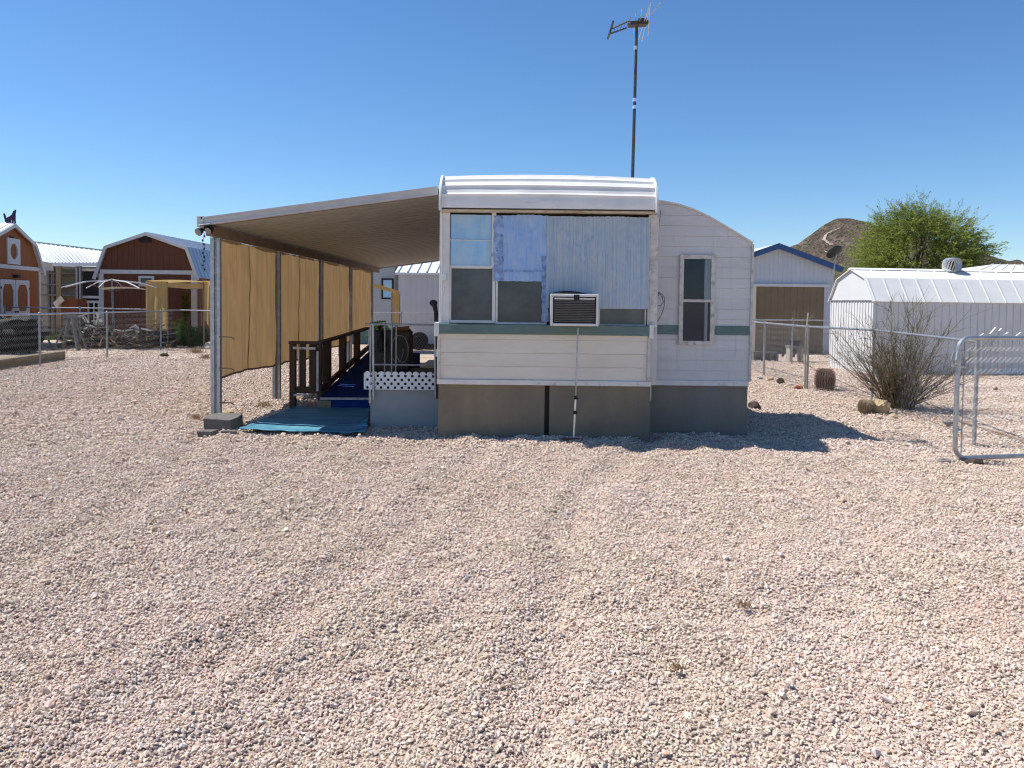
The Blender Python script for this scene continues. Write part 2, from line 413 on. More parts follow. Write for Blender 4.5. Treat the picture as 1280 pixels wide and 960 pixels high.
    def build(self, name, mats, parent=None, loc=None, smooth=False, bevel=0, angle=35):
        o = (0, 0, 0)
        if parent is not None: o = OFF[parent.name]
        elif loc is not None: o = tuple(loc)
        me = bpy.data.meshes.new(name)
        me.from_pydata([(a - o[0], b - o[1], c - o[2]) for a, b, c in self.v], [], self.f)
        if not isinstance(mats, (list, tuple)): mats = [mats]
        for m in mats: me.materials.append(MT[m])
        if len(mats) > 1: me.polygons.foreach_set('material_index', self.m)
        if smooth:
            me.polygons.foreach_set('use_smooth', [True] * len(self.f))
            me.update(); me.set_sharp_from_angle(angle=math.radians(angle))
        me.update()
        ob = bpy.data.objects.new(name, me); COL.objects.link(ob)
        if parent is not None: ob.parent = parent; OFF[ob.name] = o
        else: ob.location = o; OFF[ob.name] = o
        if bevel:
            bm = ob.modifiers.new('bevel', 'BEVEL'); bm.width = bevel; bm.segments = 2; bm.limit_method = 'ANGLE'; bm.angle_limit = math.radians(40)
        return ob

def clip(poly, zc, keep_above):
    out = []
    n = len(poly)
    for i in range(n):
        a, b = poly[i], poly[(i + 1) % n]
        ia = (a[1] >= zc - 1e-9) if keep_above else (a[1] <= zc + 1e-9)
        ib = (b[1] >= zc - 1e-9) if keep_above else (b[1] <= zc + 1e-9)
        if ia: out.append(a)
        if ia != ib:
            k = (zc - a[1]) / (b[1] - a[1])
            out.append((a[0] + (b[0] - a[0]) * k, zc))
    return out

def tag(o, label, cat, group=None, kind=None):
    o['label'] = label; o['category'] = cat
    if group: o['group'] = group
    if kind: o['kind'] = kind
    return o

def thing(name, label, cat, loc=(0, 0, 0), group=None):
    o = bpy.data.objects.new(name, None); COL.objects.link(o)
    o.location = loc; o.empty_display_size = .2
    OFF[o.name] = tuple(loc)
    return tag(o, label, cat, group)

def structure(o): o['kind'] = 'structure'; return o

def copy_thing(root, delta, label):
    r = root.copy(); COL.objects.link(r); r.location = Vector(root.location) + Vector(delta); r['label'] = label
    OFF[r.name] = tuple(r.location)
    for ch in [c for c in bpy.data.objects if c.parent == root]:
        c = ch.copy(); COL.objects.link(c); c.parent = r
        for g in [x for x in bpy.data.objects if x.parent == ch]:
            d = g.copy(); COL.objects.link(d); d.parent = c
    return r

def rock(name, c, r, mat, label, cat='rock', group=None, seed=0, flat=.75):
    bm = bmesh.new(); rr = random.Random(seed)
    for _ in range(26):
        d = Vector((rr.gauss(0, 1), rr.gauss(0, 1), rr.gauss(0, 1))).normalized() * rr.uniform(.85, 1.1)
        bm.verts.new((d.x * r[0], d.y * r[1], d.z * r[2] * flat))
    h = bmesh.ops.convex_hull(bm, input=bm.verts[:])
    bmesh.ops.delete(bm, geom=[g for g in h['geom_interior'] if isinstance(g, bmesh.types.BMVert)], context='VERTS')
    bmesh.ops.subdivide_edges(bm, edges=bm.edges[:], cuts=2, smooth=.08, fractal=.55, seed=seed)
    me = bpy.data.meshes.new(name); bm.to_mesh(me); bm.free(); me.materials.append(MT[mat])
    o = bpy.data.objects.new(name, me); COL.objects.link(o); o.location = (c[0], c[1], c[2] + r[2] * flat * .55)
    return tag(o, label, cat, group)

# ------------------------------------------------------------------ ground and gravel
def vnoise(x, y, s, seed):
    """smooth value noise, numpy"""
    x = np.asarray(x) * s; y = np.asarray(y) * s
    xi = np.floor(x).astype(np.int64); yi = np.floor(y).astype(np.int64); xf = x - xi; yf = y - yi
    def h(a, b):
        n = (a * 374761393 + b * 668265263 + seed * 974711) & 0x7fffffff
        n = ((n ^ (n >> 13)) * 1274126177) & 0x7fffffff
        return ((n ^ (n >> 16)) & 0xffff) / 65535.0
    u = xf * xf * (3 - 2 * xf); w = yf * yf * (3 - 2 * yf)
    return (h(xi, yi) * (1 - u) + h(xi + 1, yi) * u) * (1 - w) + (h(xi, yi + 1) * (1 - u) + h(xi + 1, yi + 1) * u) * w

def ground_h(x, y):
    x = np.asarray(x, float); y = np.asarray(y, float)
    h = (vnoise(x, y, 1.3, 1) - .5) * .05 + (vnoise(x, y, 3.7, 2) - .5) * .035 + (vnoise(x * .7 + y * .7, y - x, 7.5, 3) - .5) * .028
    for a, b, w in ((-1.3, .30, .16), (.25, .30, .16), (-2.9, -.16, .14), (2.6, -.1, .15)):       # wheel ruts
        d = x - (a + b * (y - 4) + .25 * np.sin(y * .7 + a))
        h -= .026 * np.exp(-(d / w) ** 2); h += .018 * np.exp(-((np.abs(d) - .28) / .12) ** 2)
    fade = np.clip((16 - y) / 5, 0, 1) * np.clip((12 - np.abs(x)) / 3, 0, 1)
    return h * fade - .012

def build_ground():
    xs = np.concatenate([[-900, -400, -150, -60, -30, -18], np.arange(-13, 13.01, .07), [18, 30, 60, 150, 400, 900]])
    ys = np.concatenate([[-60, -20, -6, -1], np.arange(.5, 17.01, .07), [20, 26, 34, 50, 90, 200, 450, 1200, 3000]])
    gx, gy = np.meshgrid(xs, ys)
    gz = ground_h(gx, gy)
    V = np.stack([gx, gy, gz], -1).reshape(-1, 3)
    nx, ny = len(xs), len(ys)
    i, j = np.meshgrid(np.arange(nx - 1), np.arange(ny - 1))
    a = (j * nx + i).ravel()
    F = np.stack([a, a + 1, a + nx + 1, a + nx], -1)
    me = bpy.data.meshes.new('ground')
    me.from_pydata(V.tolist(), [], F.tolist())
    me.materials.append(MT['ground']); me.polygons.foreach_set('use_smooth', [True] * len(F)); me.update()
    o = bpy.data.objects.new('ground', me); COL.objects.link(o)
    return structure(o)
build_ground()

def build_gravel():
    sc = bpy.data.collections.new('gravel_stone_shapes')
    for k in range(12):
        rr = random.Random(100 + k); bm = bmesh.new()
        ax = (rr.uniform(.85, 1.35), rr.uniform(.7, 1.0), rr.uniform(.5, .85))
        for _ in range(13):
            d = Vector((rr.gauss(0, 1), rr.gauss(0, 1), rr.gauss(0, 1))).normalized() * rr.uniform(.8, 1.1)
            bm.verts.new((d.x * ax[0], d.y * ax[1], d.z * ax[2]))
        h = bmesh.ops.convex_hull(bm, input=bm.verts[:])
        bmesh.ops.delete(bm, geom=[g for g in h['geom_interior'] if isinstance(g, bmesh.types.BMVert)], context='VERTS')
        me = bpy.data.meshes.new('gravel_stone'); bm.to_mesh(me); bm.free(); me.materials.append(MT['stone'])
        sc.objects.link(bpy.data.objects.new('gravel_stone', me))
    pts, scl = [], []
    for y0, y1, dens, s in ((1.3, 2.7, 9800, .0067), (2.7, 3.9, 9000, .0068), (3.9, 5.5, 6600, .0072), (5.5, 8.2, 4200, .0081), (8.2, 10.5, 2100, .0108), (10.5, 13, 1300, .0120), (13, 16, 800, .013), (16, 20, 420, .0135), (20, 25, 160, .014)):
        w = .74 * y1 + 2.6
        n = int(dens * (y1 - y0) * 2 * w)
        y = rng.uniform(y0, y1, n); x = rng.uniform(-w, w, n)
        keep = np.abs(x) < .74 * y + 2.6
        keep &= ~((x > -.9) & (x < 1.75) & (y > 8.85)) & ~((x > 1.6) & (x < 2.85) & (y > 9.2) & (y < 11.4))
        keep &= ~((x > -1.85) & (x < -.8) & (y > 9.5)) & ~((x > -2.9) & (x < -1.7) & (y > 11))
        keep &= ~((y > 9.25 + (x + 3.3) * .0) & (y < 11.0) & (x > -3.15) & (x < -1.9))
        x, y = x[keep], y[keep]
        r = s * np.exp(rng.normal(0, .26, len(x)))
        r = np.where(rng.random(len(x)) < .012, r * 1.7, r)
        z = ground_h(x, y) + r * rng.uniform(.1, 1.0, len(x))
        pts.append(np.stack([x, y, z], -1)); scl.append(r)
    p = np.concatenate(pts); s = np.concatenate(scl); n = len(p)
    me = bpy.data.meshes.new('gravel'); me.vertices.add(n); me.vertices.foreach_set('co', p.ravel())
    a = me.attributes.new('stone_scale', 'FLOAT', 'POINT'); a.data.foreach_set('value', s)
    e = np.stack([rng.normal(0, .45, n), rng.normal(0, .45, n), rng.uniform(0, 2 * PI, n)], -1)
    a = me.attributes.new('stone_turn', 'FLOAT_VECTOR', 'POINT'); a.data.foreach_set('vector', e.ravel())
    a = me.attributes.new('stone_kind', 'INT', 'POINT'); a.data.foreach_set('value', rng.integers(0, 12, n).astype(np.int32))
    me.update()
    o = bpy.data.objects.new('gravel', me); COL.objects.link(o)
    g = bpy.data.node_groups.new('scatter_gravel', 'GeometryNodeTree')
    g.interface.new_socket('Geometry', in_out='INPUT', socket_type='NodeSocketGeometry')
    g.interface.new_socket('Geometry', in_out='OUTPUT', socket_type='NodeSocketGeometry')
    N = g.nodes.new
    gi, go = N('NodeGroupInput'), N('NodeGroupOutput')
    ci = N('GeometryNodeCollectionInfo'); ci.inputs['Collection'].default_value = sc
    ci.inputs['Separate Children'].default_value = True; ci.inputs['Reset Children'].default_value = True
    ip = N('GeometryNodeInstanceOnPoints'); ip.inputs['Pick Instance'].default_value = True
    def attr(nm, ty):
        q = N('GeometryNodeInputNamedAttribute'); q.data_type = ty; q.inputs['Name'].default_value = nm; return q.outputs['Attribute']
    er = N('FunctionNodeEulerToRotation')
    L = g.links.new
    L(attr('stone_turn', 'FLOAT_VECTOR'), er.inputs[0])
    L(gi.outputs[0], ip.inputs['Points']); L(ci.outputs[0], ip.inputs['Instance'])
    L(attr('stone_kind', 'INT'), ip.inputs['Instance Index']); L(er.outputs[0], ip.inputs['Rotation']); L(attr('stone_scale', 'FLOAT'), ip.inputs['Scale'])
    L(ip.outputs[0], go.inputs[0])
    md = o.modifiers.new('scatter', 'NODES'); md.node_group = g
    tag(o, 'pinkish beige crushed stone gravel spread over the whole yard', 'gravel', kind='stuff')
    print('stones', n)
build_gravel()

# ------------------------------------------------------------------ the park trailer
YW = 8.80                                   # window wall / skirt plane
YS = 9.25                                   # slide-out front
TL, TR = -.87, 1.70                         # trailer sides
TB = 20.5                                   # rear
Zrail0, Zrail1 = Z(481, YW), Z(474.5, YW)
Zband0, Zband1 = Z(418.5, 8.7), Z(406, 8.7)
Zcap = Z(263, 8.72)

tr = thing('park_trailer', 'old white park trailer with foil covered front windows and green stripe', 'trailer', (.4, YW, 0))

# body: side walls and rear of lapped siding
b = MB()
b.box((TL + .03, YW + .05, .45), (TR - .03, TB, Zcap + .05))
b.siding([(YW + .02, Zrail0), (TB, Zrail0), (TB, Zcap + .08), (YW + .02, Zcap + .08)], lambda u, z, o: (TL + .02 - o, u, z), .14, .012)
b.siding([(YS + 2.1, Zrail0), (TB, Zrail0), (TB, Zcap + .08), (YS + 2.1, Zcap + .08)], lambda u, z, o: (TR - .02 + o, u, z), .14, .012)
b.build('wall', 'white_siding', tr)

# arched roof of the body
b = MB()
Ztop = Z(223, 8.95)
def roof_z(x): return Ztop + .045 * (1 - ((x - .42) / 1.3) ** 2) - .01
b.grid(16, 2, lambda u, v: (TL - .03 + u * (TR - TL + .06), 9.0 + v * (TB + .1 - 9.0), roof_z(TL - .03 + u * (TR - TL + .06))))
b.box((TL, 9.05, Zcap), (TR, TB + .05, Ztop - .03))
b.build('roof', 'cap_white', tr, smooth=True)

# rounded front cap: ribbed sheet between two end rims
XL, XR = X(551, 240, 8.6), X(821, 240, 8.6)
def cap_prof(t):                              # 0 at the bottom lip, 1 at the roof
    a = t * PI / 2
    y = 9.02 - .42 * math.cos(a) ** .85; z = Zcap + .005 + (Ztop - Zcap - .005) * math.sin(a) ** .9
    return y, z
b = MB()
nt_ = 60
def capf(u, v):
    y, z = cap_prof(v)
    x = XL + u * (XR - XL)
    arch = (roof_z(x) - Ztop) * v
    rib = 0.0
    for c in (.22, .40, .58, .78):
        d = (v - c) / .022
        rib += .020 * math.exp(-d * d) * (1 if c > .3 else .8)
    ny, nz = -math.cos(v * PI / 2), math.sin(v * PI / 2)
    dent = .004 * noise.noise((x * 3, v * 6, 2.0)) if .0 < v < .4 else 0
    return (x, y + ny * (rib + dent), z + nz * (rib + dent) + arch)
b.grid(30, nt_, capf)
cap = b.build('front_cap', 'cap_white', tr, smooth=True, angle=60)
for xs_ in (XL - .018, XR - .012):
    b = MB()
    pts = [cap_prof(i / 20) for i in range(21)]
    outer = [(y + (y - 9.1) * .06 - .012, z + .022 * (i / 20) + .004) for i, (y, z) in enumerate(pts)]
    poly = [(9.06, Zcap - .03)] + [(outer[0][0], Zcap - .03)] + outer + [(9.06, outer[-1][1])]
    b.prism(poly, lambda u, z, d: (xs_ + d, u, z), 0, .03)
    b.build('cap_end', 'white_trim', cap, bevel=.006)
b = MB()
b.box((XL + .01, 8.66, Zcap - .03), (XR - .01, 8.80, Zcap - .005))
b.build('cap_lip', 'rust_trim', cap)

# front wall behind the windows; its dark colour puts in the shade under the cap
b = MB(); b.box((TL + .02, YW, Zband0), (TR - .02, YW + .045, Zcap)); b.build('front_wall', 'dark_gap', tr)
# corner posts beside the windows
for x0, x1, mt in ((X(549.5, 340, 8.75), X(562, 340, 8.75), 'white_trim'), (X(810, 340, 8.75), X(822, 340, 8.75), 'old_trim')):
    b = MB(); b.box((x0, 8.735, Zband1 - .02), (x1, YW + .02, Zcap - .032)); b.box((x0 + .02, 8.727, Zband1 - .02), (x0 + .034, 8.737, Zcap - .04))
    b.build('corner_post', mt, tr, bevel=.006)

def foil(name, mat, px0, px1, py0, py1, y, rag_top=0, rag_bot=0, crinkle=.004, seed=0, parent=None):
    x0, x1, z0, z1 = X(px0, 330, y), X(px1, 330, y), Z(py1, y), Z(py0, y)
    b = MB()
    nu, nv = max(12, int((x1 - x0) / .018)), 46
    def f(u, v):
        x = x0 + u * (x1 - x0)
        za = z0 + rag_bot * (noise.noise((x * 9, seed, 1)) * .7 + noise.noise((x * 30, seed, 5)) * .4)
        zb = z1 + rag_top * (noise.noise((x * 3, seed, 9)) * .5 + noise.noise((x * 24, seed, 3)) * .4 + noise.noise((x * 70, seed, 6)) * .3)
        z = za + v * (zb - za)
        d = crinkle * (noise.noise((x * 4, z * 3.5, seed)) * 1.4 + .8 * noise.noise((x * 13, z * 11, seed + 4)) + .4 * noise.noise((x * 30, z * 40, seed + 8)))
        return (x, y - abs(crinkle) * 1.2 - d, z)
    b.grid(nu, nv, f)
    return b.build(name, mat, parent or tr, smooth=True, angle=80)

def frame_box(b, x0, x1, z0, z1, w, y0, y1):
    b.box((x0, y0, z0), (x0 + w, y1, z1)); b.box((x1 - w, y0, z0), (x1, y1, z1))
    b.box((x0 + w, y0, z0), (x1 - w, y1, z0 + w)); b.box((x0 + w, y0, z1 - w), (x1 - w, y1, z1))

def win(px0, px1, py0, py1, w=.03, mat='screen', frame='white_trim', y=8.775):
    x0, x1, z0, z1 = X(px0, 370, y), X(px1, 370, y), Z(py1, y), Z(py0, y)
    b = MB(); frame_box(b, x0, x1, z0, z1, w, y - .02, y + .024)
    o = b.build('window', frame, tr, bevel=.004)
    b = MB(); b.box((x0 + w * .8, y + .004, z0 + w * .8), (x1 - w * .8, y + .016, z1 - w * .8)); b.build('pane', mat, o)
    return o
# left window: filmed upper half, open lower half with screen
win(560.5, 619, 333, 405, .035)
win(619.5, 684, 348, 406, .026)
win(748, 808, 382, 406.5, .02, 'screen_green', 'old_trim')
foil('window_film', 'film', 563, 614, 269.5, 300.5, 8.768, .004, 0, .0015, 1)
foil('window_film', 'film', 563, 614, 301, 335, 8.766, 0, .004, .002, 2)
b = MB(); z = Z(301, 8.75)
b.box((X(562, 300, 8.75), 8.75, z - .006), (X(616, 300, 8.75), 8.768, z + .005))
b.box((X(614.5, 300, 8.75), 8.742, Z(336, 8.75)), (X(620, 300, 8.75), 8.79, Z(266, 8.75)))
b.build('mullion', 'white_trim', tr, bevel=.003)
foil('foil_panel', 'foil', 620, 684, 269.5, 352, 8.752, .022, .010, .007, 3)
foil('foil_panel', 'foil_gray', 683, 811, 270, 385, 8.742, .020, .004, .006, 4)
b = MB()   # torn tape along the middle joints
for (pa, pb, py0, py1, sd) in ((617, 629, 270, 352, 1), (677, 686, 320, 402, 2)):
    b = MB()
    for i in range(26):
        v = i / 25; py = py0 + (py1 - py0) * v
        xa = X(pa + 1.5 * noise.noise((v * 9, sd, 0)), py, 8.738); xb = X(pb + 2 * noise.noise((v * 8, sd, 7)), py, 8.738)
        if i: b.add([pv[0], pv[1], (xb, 8.738 + .01 * noise.noise((v * 20, sd, 3)), Z(py, 8.738)), (xa, 8.738 + .008 * noise.noise((v * 22, sd, 5)), Z(py, 8.738))], [(0, 1, 2, 3)])
        pv = ((xa, 8.738 + .008 * noise.noise((v * 22, sd, 5)), Z(py, 8.738)), (xb, 8.738 + .01 * noise.noise((v * 20, sd, 3)), Z(py, 8.738)))
    b.build('foil_tape', 'foil_tape', tr, smooth=True)

b = MB()
pv = None
for i in range(31):
    px = 620 + 62 * i / 30; q = P(px, 338.5 + 1.6 * noise.noise((i * .35, 2, 0)), 8.738); a = q + Vector((0, 0, .010)); c_ = q - Vector((0, .002 + .006 * noise.noise((i * .5, 7, 1)), .014 + .008 * noise.noise((i * .8, 4, 2))))
    if pv: b.add([pv[0], pv[1], c_, a], [(0, 1, 2, 3)])
    pv = (a, c_)
b.build('foil_seam', 'foil_tape', tr, smooth=True)
# sill band
b = MB()
xa, xb = X(543.5, 412, 8.68), X(815, 412, 8.68)
b.box((xa, 8.68, Zband0), (xb, 8.80, Zband1)); b.build('sill_band', 'green_band', tr, bevel=.008)
for x_, x2_ in ((xa - .004, xa + .05), (xb - .03, xb + .022)):
    b = MB(); b.box((x_, 8.676, Zband0 - .03), (x2_, 8.83, Zband1 + .012)); b.build('band_cap', 'white_trim', tr, bevel=.006)
# lower panel: lapped siding leaning in a little
b = MB()
xl, xr = X(548, 450, 8.74), X(811, 450, 8.74)
hgt = Zband0 - Zrail1
b.siding([(xl, Zrail1), (xr, Zrail1), (xr + .01, Zband0), (xl, Zband0)], lambda u, z, o: (u, 8.765 - .03 * (z - Zrail1) / hgt - o, z), hgt / 3.4, .008, gap=.003)
b.box((xl + .01, 8.785, Zrail1), (xr - .01, 8.85, Zband0))
b.build('lower_panel', 'cream_siding', tr)
for x in (xl - .012, xr - .02):
    b = MB(); b.box((x, 8.715, Zrail1 + .002), (x + .032, 8.79, Zband0 - .002)); b.build('panel_edge', 'old_trim', tr, bevel=.004)
b = MB(); b.box((X(546, 478, 8.74), 8.735, Zrail0), (X(814, 478, 8.74), 8.83, Zrail1 - .002)); b.build('bottom_rail', 'white_trim', tr, bevel=.006)
# skirt in two sheets with the black gap between
for xa, xb in ((X(548, 510, YW), X(680.5, 510, YW)), (X(686.5, 510, YW), X(812, 510, YW))):
    b = MB()
    def sk(u, v):
        x = xa + u * (xb - xa); z = -.06 + v * (Zrail0 + .06)
        return (x, YW - .012 - .006 * noise.noise((x * 2, z * 2, 3)), z)
    b.grid(20, 8, sk); b.box((xa + .001, YW, -.06), (xb - .001, YW + .03, Zrail0)); b.build('skirt_panel', 'skirt', tr)
b = MB(); b.box((xa - .2, YW + .035, -.05), (xa + .02, YW + .05, Zrail0)); b.build('skirt_gap', 'black', tr)
b = MB(); b.box((TL + .03, YW + .06, -.05), (TR - .03, TB, .5)); b.build('side_skirt', 'skirt_gray', tr)
# black strip puts in the shade of the gap beside the bay; grab handle
b = MB(); b.box((TL - .03, 8.84, Z(500, 8.85)), (TL + .005, 8.93, Zband0 - .03)); b.build('gap_shade_strip', 'black', tr)
b = MB(); b.box((TL - .034, 8.83, Z(447, 8.85)), (TL - .006, 8.845, Z(438, 8.85))); b.build('corner_clip', 'white_trim', tr)
b = MB(); y = 9.05
b.tube([P(545, 402, y), P(545, 390, y), P(543.5, 383, y), P(541.5, 378.5, y)], [.024, .026, .03, .03], 10)
b.sphere(P(541.8, 378.8, y), (.05, .035, .04), 12, 8)
b.build('grab_handle', 'black', tr, smooth=True)
b = MB()
b.box((X(551, 335, 8.7), 8.70, Z(352, 8.7)), (X(557.5, 335, 8.7), 8.737, Z(344, 8.7))); b.tube([P(554, 352, 8.715), P(555, 360, 8.72), P(553, 368, 8.72)], .006, 6)
b.build('outlet_box', 'chrome', tr, bevel=.005)

# slide-out
ZPX[0] = 880
prof_px = [(812, 251), (828, 252.5), (846, 256), (866, 262.5), (886, 272), (906, 283.5), (924, 294.5), (940, 304.5)]
prof = [(X(a, c, YS), Z(c, YS, a)) for a, c in prof_px]
sx1 = prof[-1][0]; sx0 = prof[0][0]
poly = [(sx0, Z(476, YS)), (sx1, Z(476, YS))] + prof[::-1]
b = MB()
b.siding(poly, lambda u, z, o: (u, YS - o, z), .128, .006, gap=.002)
b.prism([(u + (.02 if i in (0, len(poly) - 1) else -.02 if i in (1, 2) else 0), z - .02) for i, (u, z) in enumerate(poly)], lambda u, z, d: (u, YS + .012 + d, z), 0, 2.1)
b.siding([(YS, Z(476, YS)), (YS + 2.1, Z(476, YS)), (YS + 2.1, prof[-1][1]), (YS, prof[-1][1])], lambda u, z, o: (sx1 + o, u, z), .128, .010)
so = b.build('slide_out', 'white_siding', tr)
b = MB(); b.strip(prof, lambda u, z, d: (u, YS - .03 + d, z), 0, 2.16, .018); b.build('slide_roof', 'white_trim', so)
zs0, zs1 = Z(418.5, YS), Z(407, YS)
for pa, pb in ((821, 848.5), (894, 936)):
    b = MB(); b.box((X(pa, 412, YS), YS - .016, zs0), (X(pb, 412, YS), YS + .004, zs1)); b.build('stripe', 'green_band', so)
b = MB(); b.box((sx1 - .006, YS - .022, Z(476, YS)), (sx1 + .022, YS + .05, prof[-1][1] - .01))
for i in range(14):
    zz = Z(470, YS) + i * .13
    b.tube([(sx1 + .008, YS - .03, zz), (sx1 + .008, YS - .02, zz)], .006, 6)
b.build('corner_trim', 'old_trim', so)
b = MB(); b.box((X(815, 478, YS), YS - .03, Z(482, YS)), (X(935, 478, YS), YS + .06, Z(475.5, YS))); b.build('slide_rail', 'white_trim', so, bevel=.005)
b = MB()
xa, xb = X(813, 510, YS), X(934.5, 510, YS)
b.grid(16, 6, lambda u, v: (xa + u * (xb - xa), YS + .02 - .005 * noise.noise((u * 3, v * 2, 9)), -.06 + v * (Z(482, YS) + .06)))
b.box((xa, YS + .03, -.06), (xb - .002, YS + 2.05, Z(482, YS))); b.build('slide_skirt', 'skirt_gray', so)
# corner of the trailer that meets the slide-out
b = MB(); b.box((X(811.5, 380, 8.84), 8.835, Z(482, 8.84)), (X(822, 380, 8.84), YS + .03, Zcap + .01)); b.build('corner_board', 'white_siding', tr)
# slide-out window
wx0, wx1, wz0, wz1 = X(849, 375, YS - .04), X(893.5, 375, YS - .04), Z(431.5, YS - .04), Z(318.5, YS - .04)
b = MB(); frame_box(b, wx0, wx1, wz0, wz1, .052, YS - .045, YS - .002)
zm = Z(376, YS - .04); b.box((wx0 + .05, YS - .04, zm - .018), (wx1 - .05, YS - .008, zm + .018))
w_ = b.build('window', 'old_trim', so, bevel=.005)
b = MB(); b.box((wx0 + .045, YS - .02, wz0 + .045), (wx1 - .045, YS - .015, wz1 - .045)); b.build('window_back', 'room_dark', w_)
b = MB()
xc = wx1 - .13
b.grid(24, 4, lambda u, v: (xc + u * .082, YS - .024 + .003 * math.sin(u * 30), zm + .02 + v * (wz1 - zm - .075)))
b.grid(12, 4, lambda u, v: (wx1 - .12 + u * .04, YS - .024 + .003 * math.sin(u * 20), wz0 + .05 + v * (zm - wz0 - .07)))
b.build('net_curtain', 'net_curtain', w_)
b = MB(); b.box((wx0 + .05, YS - .034, zm + .016), (wx1 - .05, YS - .03, wz1 - .05)); b.box((wx0 + .05, YS - .034, wz0 + .05), (wx1 - .05, YS - .03, zm - .016)); b.build('pane', 'glass', w_)
# cable with its loop
b = MB()
y = 9.1
pts = [P(826, 262, y), P(823, 290, y), P(820, 320, y), P(818.5, 345, y), P(819, 362, y), P(823, 366, y), P(828, 371, y), P(829, 378, y), P(825, 382.5, y), P(820, 381, y), P(818, 376, y), P(821, 370, y), P(827, 367, y), P(831, 372, y), P(830, 384, y), P(826, 395, y), P(820, 405, y)]
b.tube(pts, .0055, 6)
b.sphere(P(823, 366, y), (.03, .02, .012), 8, 6)
b.build('cable', 'gray_wood', tr, smooth=True)

ZPX[0] = 790
# ------------------------------------------------------------------ antenna on the roof
ya = 9.7
ant = thing('tv_antenna', 'rooftop television antenna on a tall thin mast above the trailer', 'antenna', P(791, 224, ya))
b = MB(); b.tube([P(790.5, 227, ya), P(793.5, 120, ya), P(796, 33, ya)], [.022, .02, .018], 8); b.build('mast', 'dark_antenna', ant, smooth=True)
for py in (60, 125, 134):
    b = MB(); b.tube([P(794.5 - (py - 60) * .02, py + 2.2, ya), P(794.6 - (py - 60) * .02, py - 2.2, ya)], .024, 8); b.build('mast_clamp', 'chrome', ant)
z0 = Z(29.5, ya)
def ax_(px): return X(px, 30, ya)
b = MB()
b.bar((ax_(786), ya - .02, z0 - .02), (ax_(809), ya + .02, z0 + .012), .12, .05)
b.bar((ax_(797), ya, z0 + .03), (ax_(808), ya, z0 + .03), .1, .05)
b.build('boom_box', 'antenna_box', ant, bevel=.006)
b = MB()
for dy_ in (-.16, .16):
    b.tube([(ax_(785), ya + dy_ * .8, z0 - .01), (ax_(764), ya + dy_ * .55, z0 - .10)], .011, 6)
for k in range(5):
    u = k / 5; x = ax_(785) + (ax_(764) - ax_(785)) * u
    b.tube([(x, ya - .14, z0 - .1 * u), (x, ya + .14, z0 - .1 * u)], .003, 4)
b.tube([(ax_(764), ya - .2, z0 - .05), (ax_(762), ya + .16, z0 - .14)], .014, 6)
b.tube([(ax_(762), ya - .12, z0 - .16), (ax_(764), ya + .18, z0 - .05)], .012, 6)
b.build('reflector_arms', 'dark_antenna', ant)
b = MB()
for px, L, tl in ((788, .25, .03), (795, .42, .05), (801, .6, .06), (806, .75, .04), (810, .85, .08), (814, .6, .1)):
    b.tube([(ax_(px) - tl, ya - L * .75, z0 + .02), (ax_(px) + tl * .4, ya + L * .75, z0)], .006, 5)
b.tube([(ax_(806), ya, z0), (ax_(815), ya, z0 + .02)], .008, 6)
b.tube([(ax_(808), ya - .3, z0), (ax_(816), ya - .55, z0 + .06)], .006, 5)
b.build('elements', 'galv', ant)

ZPX[0] = 715
# ------------------------------------------------------------------ window air conditioner and its prop
AY0, AY1 = 8.40, 8.72
ax0, ax1 = X(688, 385, AY0), X(748.5, 385, AY0)
az0, az1 = Zband1 + .003, Z(367.5, AY0)
ac = thing('air_conditioner', 'boxy white window air conditioner with dark slatted grille on green sill', 'air conditioner', ((ax0 + ax1) / 2, AY0, az0))
b = MB()
b.box((ax0 + .01, AY0 + .035, az0), (ax1 - .01, AY1, az1 - .005)); b.build('casing', 'ac_white', ac, bevel=.008)
b = MB()
frame_box(b, ax0, ax1, az0 - .004, az1, .030, AY0, AY0 + .034)
b.box((ax0 + .042, AY0 + .004, az1 - .062), (ax1 - .042, AY0 + .03, az1 - .042)); b.build('face_frame', 'ac_white', ac, bevel=.008)
b = MB(); b.box((ax0 + .02, AY0 + .03, az0 + .02), (ax1 - .02, AY0 + .037, az1 - .02)); b.build('grille_back', 'black', ac)
b = MB()
n = 13
for i in range(n):
    z = az0 + .05 + i * (az1 - az0 - .125) / (n - 1)
    b.bar((ax0 + .044, AY0 + .016, z), (ax1 - .044, AY0 + .016, z), .016, .012, up=(0, -.5, 1))
for x in (ax0 + .12, ax0 + .22, ax0 + .32, ax0 + .42): b.box((x, AY0 + .02, az0 + .04), (x + .006, AY0 + .028, az1 - .06))
b.build('grille', 'ac_dark', ac)
b = MB(); xm = X(721, 370, AY0); b.box((xm - .03, AY0 - .006, az1 - .07), (xm + .03, AY0 - .001, az1 - .006)); b.build('control_tab', 'black', ac)
b = MB(); b.tube([(ax1 - .055, AY0 - .004, az0 + .035), (ax1 - .055, AY0 + .004, az0 + .035)], .014, 12); b.build('emblem', 'black', ac)
b = MB(); b.box((ax0 - .008, AY0 + .02, az0 + .03), (ax0 + .012, AY1 - .1, az1 - .03))
for i in range(9): b.box((ax0 - .014, AY0 + .06, az0 + .06 + i * .032), (ax0 - .006, AY1 - .14, az0 + .075 + i * .032))
b.build('side_vent', 'ac_dark', ac)
b = MB()
b.grid(24, 6, lambda u, v: (ax0 - .01 + u * (ax1 - ax0 - .03), AY0 + .03 + v * .3, az1 + .002 + (.032 * math.sin(min(1, u * 1.25) * PI) ** .7) * (1 - .2 * v)))
b.build('foam_flap', 'black', ac, smooth=True)
pp = thing('support_pole', 'thin metal pole propping up the air conditioner from a brick', 'pole', G(717, 552))
g0 = G(717, 552)
yb = g0.y
